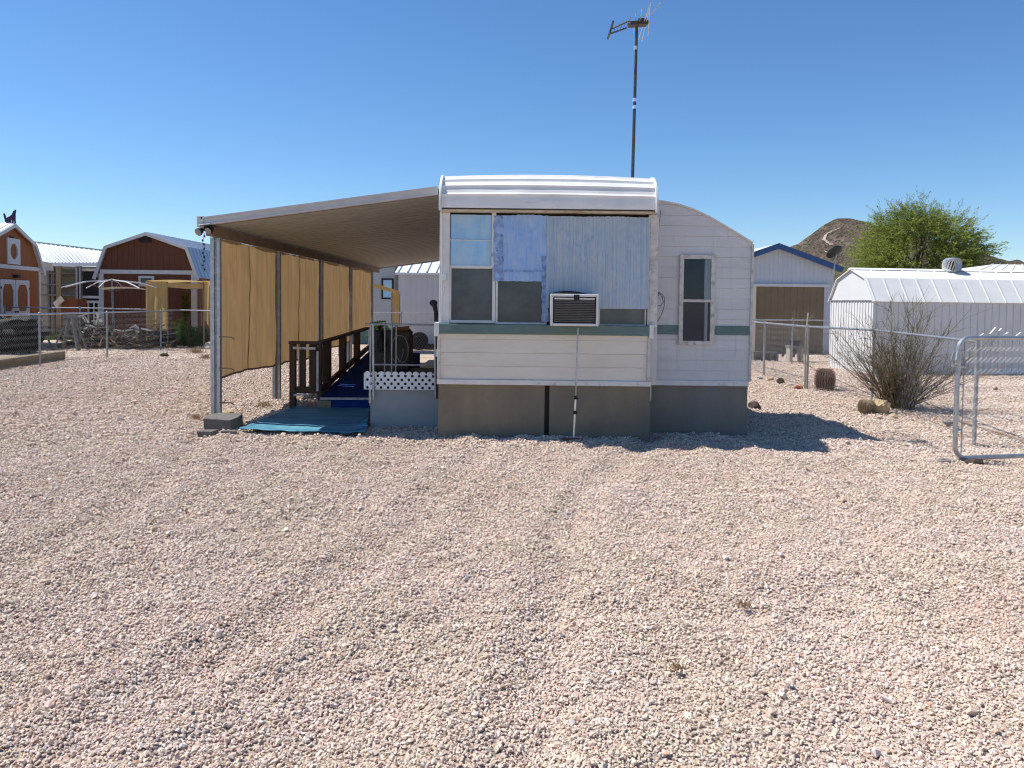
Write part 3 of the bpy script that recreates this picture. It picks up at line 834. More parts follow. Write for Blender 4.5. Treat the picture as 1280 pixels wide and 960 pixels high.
b = MB(); b.tube([P(719.5, 497, yb), P(722.5, 410, yb)], .009, 8); b.build('upper_tube', 'galv', pp, smooth=True)
b = MB(); b.tube([g0 + Vector((0, 0, .05)), P(719.5, 495, yb)], .013, 8); b.build('lower_tube', 'chrome', pp, smooth=True)
for py in (497, 515.5):
    b = MB(); p = P(717.3 + (552 - py) * .042, py, yb); b.tube([p + Vector((0, 0, -.02)), p + Vector((0, 0, .02))], .02, 8); b.bar(p, p + Vector((.03, 0, -.01)), .012, .012); b.build('clamp', 'black', pp)
b = MB(); b.box(g0 + Vector((-.14, -.06, -.01)), g0 + Vector((.12, .05, .035))); b.build('base_brick', 'brick', pp, bevel=.01)

# ------------------------------------------------------------------ patio awning
AX0, AX1 = -3.80, TL - .05
AYF, AYB = 9.05, 20.9
ZO = Z(280, 9.12, 262); ZI = Z(241, 9.12, 548)
def aw_z(x): return ZO + (ZI - ZO) * (x - AX0) / (AX1 - AX0)
aw = thing('patio_awning', 'long flat metal patio awning on posts along the left of the trailer', 'awning', (AX0, AYF, 0))
b = MB()
npan = 38
for i in range(npan):
    y0 = AYF + .05 + (AYB - AYF - .1) * i / npan; y1 = AYF + .05 + (AYB - AYF - .1) * (i + 1) / npan
    ym = y1 - .06
    for (ya_, yb_, dz) in ((y0, ym, 0), (ym, y1, .035)):
        b.add([(AX0, ya_, aw_z(AX0) + dz), (AX1, ya_, aw_z(AX1) + dz), (AX1, yb_, aw_z(AX1) + dz), (AX0, yb_, aw_z(AX0) + dz)], [(0, 1, 2, 3)])
        b.add([(AX0, yb_, aw_z(AX0)), (AX1, yb_, aw_z(AX1)), (AX1, yb_, aw_z(AX1) + .035), (AX0, yb_, aw_z(AX0) + .035)], [(0, 1, 2, 3)])
    b.add([(AX0, y0, aw_z(AX0) + .06), (AX1, y0, aw_z(AX1) + .06), (AX1, y1, aw_z(AX1) + .06), (AX0, y1, aw_z(AX0) + .06)], [(0, 1, 2, 3)])
b.build('roof_panel', 'alu_beige', aw)
for yf, d in ((AYF, -1), (AYB, 1)):
    b = MB()
    b.add([], [])
    th0, th1 = -.03, .07
    for z0_, z1_, ya_, yb_ in ((th0, th0 + .02, yf, yf + .06), (th0 + .02, th1 - .02, yf + .012, yf + .05), (th1 - .02, th1, yf - .004, yf + .06)):
        b.add([(AX0 + .02, ya_, aw_z(AX0 + .02) + z0_), (AX1, ya_, aw_z(AX1) + z0_), (AX1, yb_, aw_z(AX1) + z0_), (AX0 + .02, yb_, aw_z(AX0 + .02) + z0_),
               (AX0 + .02, ya_, aw_z(AX0 + .02) + z1_), (AX1, ya_, aw_z(AX1) + z1_), (AX1, yb_, aw_z(AX1) + z1_), (AX0 + .02, yb_, aw_z(AX0 + .02) + z1_)],
              [(0, 3, 2, 1), (4, 5, 6, 7), (0, 1, 5, 4), (1, 2, 6, 5), (2, 3, 7, 6), (3, 0, 4, 7)])
    b.build('fascia', 'fascia', aw)
b = MB(); b.box((AX0 - .03, AYF - .004, ZO - .045), (AX0 + .05, AYB + .01, ZO + .09)); b.build('gutter', 'fascia', aw, bevel=.01)
b = MB(); b.box((AX0 + .0, AYF + .2, ZO - .13), (AX0 + .075, AYB - .02, ZO - .006)); b.build('header_beam', 'brown_line', aw)
b = MB(); b.bar((AX0 + .02, AYF + .085, aw_z(AX0) - .015), (AX1, AYF + .085, aw_z(AX1) - .015), .03, .03); b.build('front_batten', 'brown_line', aw)
PX = -3.775
post_px = [(px, Yfor(px, 400, PX)) for px in (270, 346, 400, 437, 463.5)]
for i, (px, y) in enumerate(post_px):
    b = MB()
    zt = ZO - .132
    w = .062
    b.box((PX - w, y - .03, -.04), (PX - w + .05, y + .03, zt)); b.box((PX + w - .04, y - .03, -.04), (PX + w, y + .03, zt))
    b.slot(1); b.box((PX - w + .05, y - .012, -.04), (PX + w - .04, y + .012, zt)); 
    for k in range(12):
        zz = .12 + k * .2
        b.slot(1); b.box((PX - w + .045, y - .02, zz), (PX + w - .035, y - .013, zz + .03))
    b.build('post', ['galv_dull', 'brown_line'] if i else ['galv', 'galv_dull'], aw, bevel=.004)
for y, z, px in ((post_px[0][1], 1.12, 0), (post_px[0][1], .28, 0), (post_px[0][1], .72, 0)):
    b = MB(); b.tube([(PX + .05, y - .03, z), (PX + .2, y - .02, z - .005), (PX + .24, y - .02, z - .03)], .009, 6); b.build('post_hook', 'brown_line', aw)

cur_lbl = ['nearest tan shade curtain hanging from the awning, lit through, with a centre seam',
           'tan shade curtain behind the second awning post from the front',
           'tan shade curtain between the third and fourth awning posts from the front',
           'farthest tan shade curtain hanging at the rear end of the awning']
for i in range(4):
    y0, y1 = post_px[i][1] + .07, post_px[i + 1][1] - .07
    zb = Z((470, 449, 432, 413)[i], (y0 + y1) / 2 if i else y0 + .3, (277, 372, 420, 450)[i])
    b = MB()
    def cf(u, v):
        y = y0 + u * (y1 - y0); z = zb + v * (ZO - .135 - zb)
        k = (1 - v)
        x = PX + .0 + .02 * math.sin(u * 9 + i * 2) * (.35 + k * .6) + .018 * math.sin(u * 23 + v * 2 + i) * k + .02 * noise.noise((y * 2, z * 1.4, i)) + .012 * noise.noise((y * 6 + z * 3, z * 2, i + 5))
        return (x, y, z + .02 * math.sin(u * 5 + i) * k)
    b.grid(70, 30, cf)
    if i in (0, 1):
        for us in ((.5,) if i == 0 else (.46,)):
            b.grid(1, 30, lambda u, v: tuple(Vector(cf(us + u * .012, v)) + Vector((.004, 0, 0))))
    root = b.build('shade_curtain', 'curtain', None, loc=(PX, (y0 + y1) / 2, zb), smooth=True, angle=80)
    tag(root, cur_lbl[i], 'curtain', 'tan shade curtains hanging under the awning')
    b = MB(); b.tube([Vector(cf(k / 20, 0)) for k in range(21)], .016, 6); b.build('hem_bar', 'brown_line', root, smooth=True)

# solar light under the gutter corner
sl = thing('solar_light', 'twin head solar security light under the awning gutter corner', 'light', P(258, 284, 9.15))
c = P(258, 277, 9.08)
b = MB()
b.add([P(248, 281, 9.0), P(262, 280, 9.0), P(265, 275, 9.25), P(251, 275.5, 9.25)], [(0, 1, 2, 3)]); b.add([P(248, 282.5, 9.0), P(262, 281.5, 9.0), P(265, 277, 9.25), P(251, 277.5, 9.25)], [(3, 2, 1, 0)])
b.build('solar_panel', 'solar', sl)
b = MB(); b.bar(P(259, 281, 9.1), P(257.5, 289, 9.1), .05, .05); b.bar(P(250, 288, 9.1), P(264, 287, 9.1), .025, .025); b.bar(P(262, 280, 9.12), P(268, 280, 9.2), .06, .06); b.build('bracket', 'black', sl, bevel=.006)
for px, py in ((249, 289.5), (261.5, 288)):
    q = P(px, py, 9.06); d = Vector((-.25, -.8, -.45)).normalized()
    b = MB(); b.tube([q - d * .07, q - d * .02, q + d * .0, q + d * .02], [.02, .04, .048, .048], 14); o = b.build('lamp_head', 'black', sl, smooth=True)
    b = MB(); b.tube([q + d * .021, q + d * .026], .042, 14); b.build('lens', 'lamp_lens', o)
b = MB()
pts = [P(254.5 + 1.2 * math.sin(k * 1.1), 290 + k * 2.6, 9.1) for k in range(20)]
b.tube(pts, .003, 4)
for k in range(2, 20, 2): b.sphere(pts[k], (.013, .013, .016), 6, 4)
b.build('dangling_wire', 'navy', sl)

# concrete block and chips at the foot of the front post
def chunk(name, pts_lo, z, mat, label, cat, seed=1, group=None):
    rr = random.Random(seed); b = MB(); n = len(pts_lo)
    vs = [(x, y, -.03) for x, y in pts_lo] + [(x + rr.uniform(-.02, .02), y + rr.uniform(-.02, .02), z * rr.uniform(.8, 1.1)) for x, y in pts_lo]
    b.add(vs, [tuple(range(n - 1, -1, -1)), tuple(range(n, 2 * n))] + [(i, (i + 1) % n, n + (i + 1) % n, n + i) for i in range(n)])
    cx = sum(p[0] for p in pts_lo) / n; cy = sum(p[1] for p in pts_lo) / n
    return tag(b.build(name, mat, None, loc=(cx, cy, 0), bevel=.012), label, cat, group)
g = G(275, 538)
# the block has its front face a little ahead of the post
chunk('concrete_block', [(g.x - .19, g.y - .02), (g.x + .14, g.y - .04), (g.x + .19, g.y + .12), (g.x + .16, g.y + .34), (g.x - .15, g.y + .36), (g.x - .2, g.y + .15)], .165, 'concrete', 'weathered grey concrete block at the foot of the front awning post', 'concrete block', 3)
g = G(259, 543); chunk('concrete_chip', [(g.x - .1, g.y - .03), (g.x + .09, g.y - .04), (g.x + .1, g.y + .06), (g.x - .07, g.y + .08)], .05, 'concrete', 'flat concrete chip before the left half of the post block', 'rubble', 4, 'concrete chips by the front awning post')
g = G(285, 544); chunk('concrete_chip', [(g.x - .09, g.y - .02), (g.x + .1, g.y - .03), (g.x + .09, g.y + .06), (g.x - .08, g.y + .07)], .055, 'concrete', 'flat concrete chip nearer the blue mat, before the post block', 'rubble', 5, 'concrete chips by the front awning post')
rock('stone', G(285, 520), (.09, .07, .09), 'rock_tan', 'brown angular stone behind the concrete block at the awning post', seed=11)
rock('stone', G(293, 521.5), (.06, .06, .03), 'rock_dark', 'small dark flat stone just right of the brown angular stone', seed=12)

# blue mat
b = MB()
c4 = [G(299, 540.5), G(457, 546), G(463, 512), G(369, 512)]
def mf(u, v):
    lo = c4[0].lerp(c4[1], u); hi = c4[3].lerp(c4[2], u); p = lo.lerp(hi, v)
    e = min(u, 1 - u, v, 1 - v)
    z = .038 + .012 * noise.noise((p.x * 3, p.y * 2.5, 1)) + .006 * noise.noise((p.x * 9, p.y * 7, 4))
    if e < .04: z += .02 * (1 - e / .04) * (.5 + .5 * noise.noise((p.x * 8, p.y * 8, 6)))
    if u > .86 and v < .5: z += .05 * (u - .86) / .14 * abs(noise.noise((p.x * 6, p.y * 6, 2))) * 1.6
    j = .02 * noise.noise((p.x * 7, p.y * 7, 8))
    return (p.x + (j if e < .03 else 0), p.y + (j if e < .03 else 0), z)
b.grid(80, 70, mf)
mt = b.build('outdoor_mat', 'blue_reed', None, loc=(c4[0] + c4[2]) / 2, smooth=True)
tag(mt, 'bright blue woven outdoor mat on the gravel before the ramp', 'mat')
sd = mt.modifiers.new('thick', 'SOLIDIFY'); sd.thickness = .012; sd.offset = -1

# ------------------------------------------------------------------ ramp, porch, railings
ZPX[0] = 500
RX0, RX1, RY = -2.82, -1.80, 10.8
ex0, ex1 = X(362, 470, RY), X(402, 470, RY)
rp = thing('entry_ramp', 'blue carpeted ramp rising beneath the awning toward the porch', 'ramp', (RX0, RY, 0))
b = MB()
ry2 = 14.6
def rz(y): return .17 + .42 * (y - RY) / (ry2 - RY)
b.add([(RX0, RY, -.02), (RX1, RY, -.02), (RX1, ry2, -.02), (RX0, ry2, -.02), (RX0, RY, rz(RY)), (RX1, RY, rz(RY)), (RX1, ry2, rz(ry2)), (RX0, ry2, rz(ry2))],
      [(0, 3, 2, 1), (4, 5, 6, 7), (0, 1, 5, 4), (1, 2, 6, 5), (2, 3, 7, 6), (3, 0, 4, 7)])
b.build('carpeted_deck', 'blue_carpet', rp)
b = MB(); b.bar((ex1 - .02, RY - .012, .17), (RX1 - .01, RY - .012, .178), .03, .03); b.build('nosing', 'old_trim', rp)
b = MB(); b.box((RX0, RY - .02, -.02), (RX0 + .2, RY + .002, .14)); b.build('end_board', 'wood', rp)
wr = thing('wooden_railing', 'dark brown wooden railing with slatted sides along the ramp', 'railing', (RX0, RY, 0))
def rail_top(y): return .97 + .1 * (y - RY) / 4
ex0, ex1 = X(362, 470, RY), X(402, 470, RY)
RX0 = ex0 + .02; RL = ex1 - .1
b = MB(); b.box((ex0, RY - .02, -.02), (ex0 + .09, RY + .05, .96)); b.box((ex1 - .06, RY - .01, .17), (ex1, RY + .05, .96)); b.build('end_post', 'dark_wood', wr, bevel=.005)
b = MB(); b.box((ex0 - .01, RY - .03, .96), (ex1 + .01, RY + .08, 1.0)); b.build('end_rail', 'dark_wood', wr, bevel=.005)
b = MB(); b.box((ex0 + .09, RY + .0, .24), (ex1 - .06, RY + .04, .34)); b.build('end_rail', 'dark_wood', wr, bevel=.005)
b = MB()
for k, (a, c) in enumerate(((.11, .20), (.25, .36))): b.box((ex0 + a + .03, RY + .01, .34), (ex0 + c + .03, RY + .035, .96))
b.box((ex0 + .3, RY + .2, .34), (ex0 + .42, RY + .24, .9)); b.build('end_slats', 'dark_wood', wr)
b = MB(); b.bar((ex0 + .06, RY - .033, .905), (ex1 - .08, RY - .033, .90), .02, .035); b.bar((ex1 - .05, RY - .033, .28), (ex1 - .05, RY - .033, .86), .03, .02)
b.bar((ex0 + .14, RY - .02, .35), (ex0 + .14, RY - .02, .88), .012, .012); b.bar((ex0 + .07, RY - .033, .22), (ex0 + .25, RY - .033, .23), .02, .03); b.build('white_strip', 'old_trim', wr)
for px in (409, 428.5, 446):
    y = Yfor(px, 455, RL + .05)
    b = MB(); b.box((RL, y - .07, rz(y) - .2), (RL + .1, y + .07, rail_top(y) - .018)); b.build('post', 'dark_wood', wr, bevel=.005)
b = MB(); b.bar((RL + .04, RY, rail_top(RY) + .0), (RL + .04, ry2, rail_top(ry2)), .1, .04); b.bar((RL + .04, RY + .1, rz(RY) + .09), (RL + .04, ry2, rz(ry2) + .09), .04, .09); b.build('long_rail', 'dark_wood', wr)

pz = Z(486, 9.5)
po = thing('porch_landing', 'raised pale grey porch landing with white perforated border beside trailer', 'porch', (-1.4, 9.5, 0))
px0, px1 = X(463, 510, 9.5), TL - .04
b = MB(); b.box((px0, 9.5, -.04), (px1, 9.56, pz)); b.box((px0, 9.56, -.04), (px0 + .05, 11.7, pz)); b.box((px1 - .05, 9.56, -.04), (px1, 11.7, pz)); b.build('skirt_board', 'porch_paint', po)
b = MB(); b.box((px0 - .01, 9.54, pz + .003), (px1, 11.85, pz + .06)); b.build('deck', 'dark_wood', po)
# perforated white border: strips round round holes, scalloped top
b = MB()
lx0, lx1 = X(455, 477, 9.45), px1; lz0 = pz - .005; lz1 = Z(467.5, 9.45)
ncol = 11; cw = (lx1 - lx0) / ncol; ch = (lz1 - lz0) / 4.0; r = ch * .37
def holecell(cx, cz, w, h):
    sq, ci = [], []
    for k in range(24):
        a = 2 * PI * k / 24; c_, s_ = math.cos(a), math.sin(a); m_ = max(abs(c_), abs(s_))
        sq.append((cx + c_ / m_ * w / 2, cz + s_ / m_ * h / 2)); ci.append((cx + c_ * r, cz + s_ * r))
    vs = [(x, 9.44, z) for x, z in sq] + [(x, 9.44, z) for x, z in ci] + [(x, 9.462, z) for x, z in ci] + [(x, 9.462, z) for x, z in sq]
    fs = []
    for k in range(24):
        k2 = (k + 1) % 24
        fs += [(k, k2, 24 + k2, 24 + k), (24 + k, 24 + k2, 48 + k2, 48 + k), (48 + k, 48 + k2, 72 + k2, 72 + k)]
    b.add(vs, fs)
for row in range(4):
    for c_ in range(ncol):
        off = 0 if row % 2 == 0 else cw / 2
        if row % 2 and c_ == ncol - 1: continue
        holecell(lx0 + cw * (c_ + .5) + off, lz0 + ch * (row + .5), cw, ch)
    if row % 2: b.box((lx0, 9.44, lz0 + ch * row), (lx0 + cw / 2, 9.462, lz0 + ch * (row + 1))); b.box((lx1 - cw / 2, 9.44, lz0 + ch * row), (lx1, 9.462, lz0 + ch * (row + 1)))
for c_ in range(ncol):
    cx = lx0 + cw * (c_ + .5)
    pts = [(cx + math.cos(a) * cw * .44, lz1 + math.sin(a) * ch * .62) for a in np.linspace(0, PI, 12)]
    b.prism(pts, lambda u, z, d: (u, 9.44 + d, z), 0, .022)
b.build('perforated_border', 'lattice', po)
b = MB(); b.box((lx0 + .06, 9.462, lz0 - .18), (lx0 + .09, 9.5, lz0 + .1)); b.build('border_bracket', 'galv', po)

mr_ = thing('metal_railing', 'thin grey pipe railing around the front of the porch landing', 'railing', (-1.4, 9.42, pz))
b = MB()
zt = Z(405.5, 9.42); zm_ = Z(456, 9.42)
xa, xb = X(466, 450, 9.42), X(543.5, 450, 9.42)
b.tube([P(467, 500, 9.42), (xa, 9.42, zt)], .015, 8); b.build('upright', 'galv', mr_, smooth=True)
b = MB(); b.tube([P(544.5, 497, 9.42), (xb, 9.42, zt + .0)], .015, 8)
b.build('upright', 'galv', mr_, smooth=True)
b = MB(); b.tube([(xa - .1, 9.42, zt), (xb, 9.42, zt)], .012, 8); b.tube([(xa, 9.42, zm_), (xb - .1, 9.42, zm_)], .011, 8); b.tube([(xa, 9.42, zt), (xa - .12, 9.9, zt), (xa - .1, 10.9, zt)], .011, 8); b.build('rail', 'galv_dull', mr_, smooth=True)
for x_, y_, z_, r_ in ((xa - .12, 9.9, .2, .013), (xa + .05, 10.6, pz, .012), (xa - .1, 10.9, .3, .012), (xa + .19, 10.1, pz, .009)):
    b = MB(); b.tube([(x_, y_, z_), (x_, y_, zt)], r_, 8); b.build('side_upright', 'galv', mr_, smooth=True)

# covered storage box on the landing with things draped over it
sbx0, sbx1, sby = X(461, 440, 11.2), X(511.5, 440, 11.2), 11.2
zt0, zt1 = pz + .062, Z(414, 11.2)
b = MB()
def sbf(d):
    m_ = max(abs(d.x), abs(d.y), abs(d.z)); return (1 / m_) * (.94 + .06 * noise.noise((d.x * 3, d.y * 3, d.z * 3)) - .05 * (abs(d.x) ** 4) * (d.z > 0))
b.sphere(((sbx0 + sbx1) / 2, sby + .3, (zt0 + zt1) / 2), ((sbx1 - sbx0) / 2, .3, (zt1 - zt0) / 2 / .95), 48, 32, sbf)
sb = b.build('storage_box', 'tarp_brown', None, loc=((sbx0 + sbx1) / 2, sby + .3, zt0), smooth=True, angle=50)
tag(sb, 'brown tarpaulin covered storage box standing on the porch landing', 'storage box')
b = MB()
def dr(u, v):
    x = X(471 + 8 * u + 3 * v, 410, 11.12); 
    return (x + .02 * math.sin(v * 7 + u * 4), 11.14 + .03 * math.sin(u * 6 + v * 3) - .01 * v, zt1 + .06 - v * .38 + .03 * math.sin(u * 5))
b.grid(10, 16, dr)
o = b.build('draped_cloth', 'black', None, loc=(X(475, 410, 11.12), 11.14, zt1), smooth=True); tag(o, 'black cloth draped over the left of the brown storage box', 'cloth')
o.modifiers.new('thick', 'SOLIDIFY').thickness = .012
b = MB(); q = P(501, 412, 11.4); b.sphere(q, (.16, .14, .035), 16, 6); b.tube([q + Vector((-.13, 0, .01)), q + Vector((.13, 0, .04))], .02, 8)
tag(b.build('copper_tray', 'copper', None, loc=q, smooth=True), 'reddish copper tray lying on top of the storage box', 'tray')
b = MB()
pts = [P(495 + 9 * math.cos(t * .7) + t * .7, 436 + 17 * math.sin(t * .7), 11.08 - .004 * t) for t in np.linspace(0, 13, 60)]
b.tube(pts, .007, 6); tag(b.build('hose', 'galv_dull', None, loc=pts[0], smooth=True), 'coiled thin grey hose hanging before the storage box', 'hose')
rock('stone', G(943, 511), (.11, .1, .10), 'rock_dark', 'dark rough stone at the rear foot of the slide-out in shade', seed=21)

# ------------------------------------------------------------------ chain link fences
def chain_link(b, p, q, z0, z1, s=.06, r=.0017):
    p, q = Vector((p[0], p[1], 0)), Vector((q[0], q[1], 0)); L = (q - p).length; d = (q - p) / L
    n = int(L / s); nv = int((z1 - z0) / s)
    nr = Vector((d.y, -d.x, 0))
    for i in range(n):
        pts = []
        for j in range(nv + 1):
            o = (i + (1.03 if j % 2 else -.03)) * s
            pts.append(p + d * min(max(o, 0), L) + nr * (.004 if j % 2 else -.004) + Vector((0, 0, z0 + j * s)))
        b.tube(pts, r, 3, caps=False)

def pipe_fence(name, label, pts, h, group=None, mesh=True, s=.06, r=.0017, post_r=.024, rail_r=.02, zt=None):
    t = thing(name, label, 'fence', (pts[0][0], pts[0][1], 0), group)
    for i, (x, y) in enumerate(pts):
        b = MB(); hh = zt[i] if zt else h
        b.tube([(x, y, -.06), (x, y, hh + .02)], post_r, 8); b.sphere((x, y, hh + .025), (post_r * 1.15, post_r * 1.15, .02), 8, 5)
        b.build('post', 'galv_dull', t, smooth=True)
    b = MB(); b.tube([(x, y, (zt[i] if zt else h)) for i, (x, y) in enumerate(pts)], rail_r, 8); b.build('top_rail', 'galv', t, smooth=True)
    if mesh:
        b = MB()
        for i in range(len(pts) - 1): chain_link(b, pts[i], pts[i + 1], .03, (min(zt[i], zt[i + 1]) if zt else h) - .02, s, r)
        b.build('wire_mesh', 'galv_dull', t)
        b = MB(); b.tube([(x, y, .05) for x, y in pts], .004, 5); b.build('tension_wire', 'brown_line', t)
    return t

def gp(px, py): v = G(px, py); return (v.x, v.y)
FR = [gp(1217.5, 553.5), gp(1090, 500), gp(1008.6, 486), gp(954.6, 469), (5.8, 20.4)]
pipe_fence('chain_link_fence', 'chain link fence with pipe rail between trailer yard and white shed', FR, 1.2)
pipe_fence('chain_link_fence', 'far chain link fence crossing before the blue trimmed garage', [(5.8, 20.5), (7.8, 20.7), (9.8, 20.9)], 1.2, s=.08, r=.0016)
FL = [(-10.97, 11.5), (-10.97, 14.4), gp(50, 457), gp(134, 446), gp(201, 437), (-10.95, 26.2)]
pipe_fence('chain_link_fence', 'chain link fence running along the left edge of the gravel yard', FL, 1.2, s=.075, r=.0013)
cfp = [P(6, 383.8, 23.6), P(100, 385, 23.5), P(201, 387.2, 24.4), P(285, 389, 23.3)]
CF = [(q.x, q.y) for q in cfp]
pipe_fence('chain_link_fence', 'bright railed cross fence before the red barn and shelves', CF, 1.4, s=.085, r=.0013, zt=[q.z for q in cfp])
pipe_fence('chain_link_fence', 'thin dark fence seen behind the porch under the awning', [(-5.0, 21.5), (-3.2, 21.5), (-1.4, 21.5)], Z(391, 21.5), s=.09, r=.0014, post_r=.018, rail_r=.013)

gt = thing('chain_link_gate', 'open chain link gate with rounded pipe frame on the gravel', 'gate', G(1193, 577))
ZPX[0] = 1190
g0 = G(1193, 577.5); gd = Vector((.98, .20, 0)).normalized()
def gpnt(s_, z): return Vector((g0.x, g0.y, 0)) + gd * s_ + Vector((0, 0, z))
GW, GZ0, GZ1, R_ = 3.4, .04, P(1225, 422, g0.y + .08).z, .13
pts = [gpnt(GW, GZ1)] + [gpnt(R_ - R_ * math.sin(a), GZ1 - R_ + R_ * math.cos(a)) for a in np.linspace(0, PI / 2, 9)] + [gpnt(R_ - R_ * math.cos(a), GZ0 + R_ - R_ * math.sin(a)) for a in np.linspace(0, PI / 2, 9)] + [gpnt(GW, GZ0)]
b = MB(); b.tube(pts, .0235, 10); b.tube([gpnt(GW, GZ0), gpnt(GW, GZ1)], .0235, 10); b.build('frame', 'galv', gt, smooth=True)
b = MB(); e = gpnt(GW, 0); s_ = gpnt(.05, 0); chain_link(b, (s_.x, s_.y), (e.x, e.y), .07, GZ1 - .02, .06, .0018); b.build('wire_mesh', 'galv_dull', gt)
b = MB(); lz = Z(452, g0.y)
for a in (-1, 1):
    b.tube([gpnt(.0, lz - .04) + Vector((0, .035 * a, 0)), gpnt(-.05, lz + .02) + Vector((0, .04 * a, 0)), gpnt(-.03, lz + .1) + Vector((0, .03 * a, 0)), gpnt(.03, lz + .11) + Vector((0, .02 * a, 0))], .011, 8)
b.tube([gpnt(-.06, lz - .04), gpnt(.09, lz - .05)], .02, 8); b.tube([gpnt(0, lz - .09), gpnt(0, lz + .12)], .03, 10)
b.build('latch', 'galv', gt, smooth=True)
b = MB()
for zz in (.33, .52, .8, 1.05): b.tube([gpnt(-.03, zz), gpnt(.08, zz + .01)], .008, 6)
b.tube([gpnt(.075, .06), gpnt(.075, GZ1 - .05)], .006, 6); b.build('tension_bar', 'galv_dull', gt)
rock('stone', G(1180, 580), (.1, .04, .05), 'rock_gray', 'curved grey stone chip left of the gate foot', seed=31)
rock('stone', G(1217, 581), (.1, .06, .06), 'rock_dark', 'dark pointed stone wedged beneath the gate frame', seed=32)
rock('stone', G(1186, 530), (.07, .05, .05), 'rock_gray', 'grey stone on gravel behind the gate left edge', seed=33)
b = MB(); a, c = G(1198, 528), G(1290, 556); b.tube([a + Vector((0, 0, .02)), a.lerp(c, .5) + Vector((0, .03, .025)), c + Vector((0, 0, .02))], .012, 6)
tag(b.build('fallen_rail', 'brown_line', None, loc=a, smooth=True), 'thin rusty rod lying on the gravel behind the gate', 'rod')

# ------------------------------------------------------------------ right side plants, rocks and small things
def stems(b, base, n, h, spread, r0, seed, sub=5, base_r=.15, lean=(0, 0), sides=4, kink=.06):
    rr = random.Random(seed)
    for i in range(n):
        a = rr.uniform(0, 2 * PI); t = rr.random() ** .6 * spread
        d = Vector((math.cos(a) * math.sin(t) + lean[0], math.sin(a) * math.sin(t) + lean[1], math.cos(t))).normalized()
        L = h * rr.uniform(.55, 1.0) / max(.55, d.z ** .5) * (1.0 if d.z > .6 else .85)
        p = Vector(base) + Vector((math.cos(a), math.sin(a), 0)) * base_r * rr.random()
        pts = [p.copy()]; k = 7
        for j in range(k):
            d = (d + Vector((rr.gauss(0, kink), rr.gauss(0, kink), rr.gauss(0, kink) + .012))).normalized(); p = p + d * (L / k); pts.append(p.copy())
        b.tube(pts, [r0 * (1 - .82 * j / k) for j in range(k + 1)], sides, caps=False)
        for s_ in range(sub):
            j = rr.randint(2, k - 1); q = pts[j]; dd = (pts[j + 1] - pts[j]).normalized()
            dd = (dd + Vector((rr.gauss(0, .5), rr.gauss(0, .5), rr.gauss(0, .35)))).normalized()
            l2 = L * rr.uniform(.12, .32); q2 = [q.copy()]
            for m_ in range(3): dd = (dd + Vector((rr.gauss(0, .12), rr.gauss(0, .12), rr.gauss(0, .12)))).normalized(); q2.append(q2[-1] + dd * l2 / 3)
            b.tube(q2, [r0 * .42, r0 * .34, r0 * .26, r0 * .16], 3, caps=False)
            for m_ in range(2):
                d3 = (dd + Vector((rr.gauss(0, .6), rr.gauss(0, .6), rr.gauss(0, .5)))).normalized(); b.tube([q2[1 + m_], q2[1 + m_] + d3 * l2 * .5], [r0 * .25, r0 * .12], 3, caps=False)

bb = G(1124, 511)
bu = thing('bare_shrub', 'large leafless desert shrub with many thin twigs by the fence', 'shrub', bb)
b = MB(); stems(b, bb, 90, 1.55, 1.05, .008, 5, sub=7, base_r=.16); b.build('branches', 'twig', bu)
b = MB(); stems(b, bb, 34, 1.1, .6, .011, 6, sub=5, base_r=.2); stems(b, bb + Vector((0, 0, .1)), 30, 1.75, .35, .009, 8, sub=7, base_r=.12); b.build('green_branches', 'twig_olive', bu)
b = MB(); stems(b, bb, 110, .6, .27, .013, 9, sub=6, base_r=.22); b.build('dense_base', 'brush', bu)

def barrel(name, base, r, h, mat, label, spine='spine'):
    t = thing(name, label, 'cactus', base); b = MB(); nr_ = 22
    def f(u, v):
        a = 2 * PI * u; z = v
        rad = r * (1 - (abs(z - .45) / .6) ** 2.6) ** .5 if abs(z - .45) < .6 else 0.02
        rad *= 1 + .09 * math.cos(a * nr_)
        return (base[0] + math.cos(a) * rad, base[1] + math.sin(a) * rad, h * min(z, 1.0) - .02)
    b.grid(nr_ * 6, 18, f); b.build('body', mat, t, smooth=True)
    b = MB(); rr = random.Random(4)
    for k in range(nr_):
        a = 2 * PI * k / nr_
        for m_ in range(13):
            z = .05 + .95 * m_ / 13; rad = r * max(.05, 1 - (abs(z - .45) / .6) ** 2.6) ** .5 * 1.09
            q = Vector((base[0] + math.cos(a) * rad, base[1] + math.sin(a) * rad, h * z))
            for _ in range(5):
                d = Vector((math.cos(a) + rr.gauss(0, .6), math.sin(a) + rr.gauss(0, .6), rr.gauss(.2, .6))).normalized(); b.tube([q, q + d * r * rr.uniform(.15, .3)], [.003, .001], 3, caps=False)
    b.build('spines', spine, t)
barrel('barrel_cactus', G(1031, 487), .155, .42, 'cactus', 'reddish brown barrel cactus standing upright beyond the fence post')
barrel('round_cactus', G(1083, 516), .10, .2, 'cactus_gray', 'low grey ball shaped cactus beside the tan rocks', 'dry')
rock('rock', G(1101, 516), (.15, .1, .2), 'rock_tan', 'largest tan rock at the foot of the bare shrub', group='tan rocks by the shrub', seed=41)
rock('rock', G(1116, 523), (.08, .06, .06), 'rock_tan', 'smaller tan rock right of the largest one by the shrub', group='tan rocks by the shrub', seed=42)
rock('rock', G(1095, 508), (.07, .06, .16), 'rock_pale', 'pale upright rock against the post behind the largest tan rock', group='tan rocks by the shrub', seed=43)
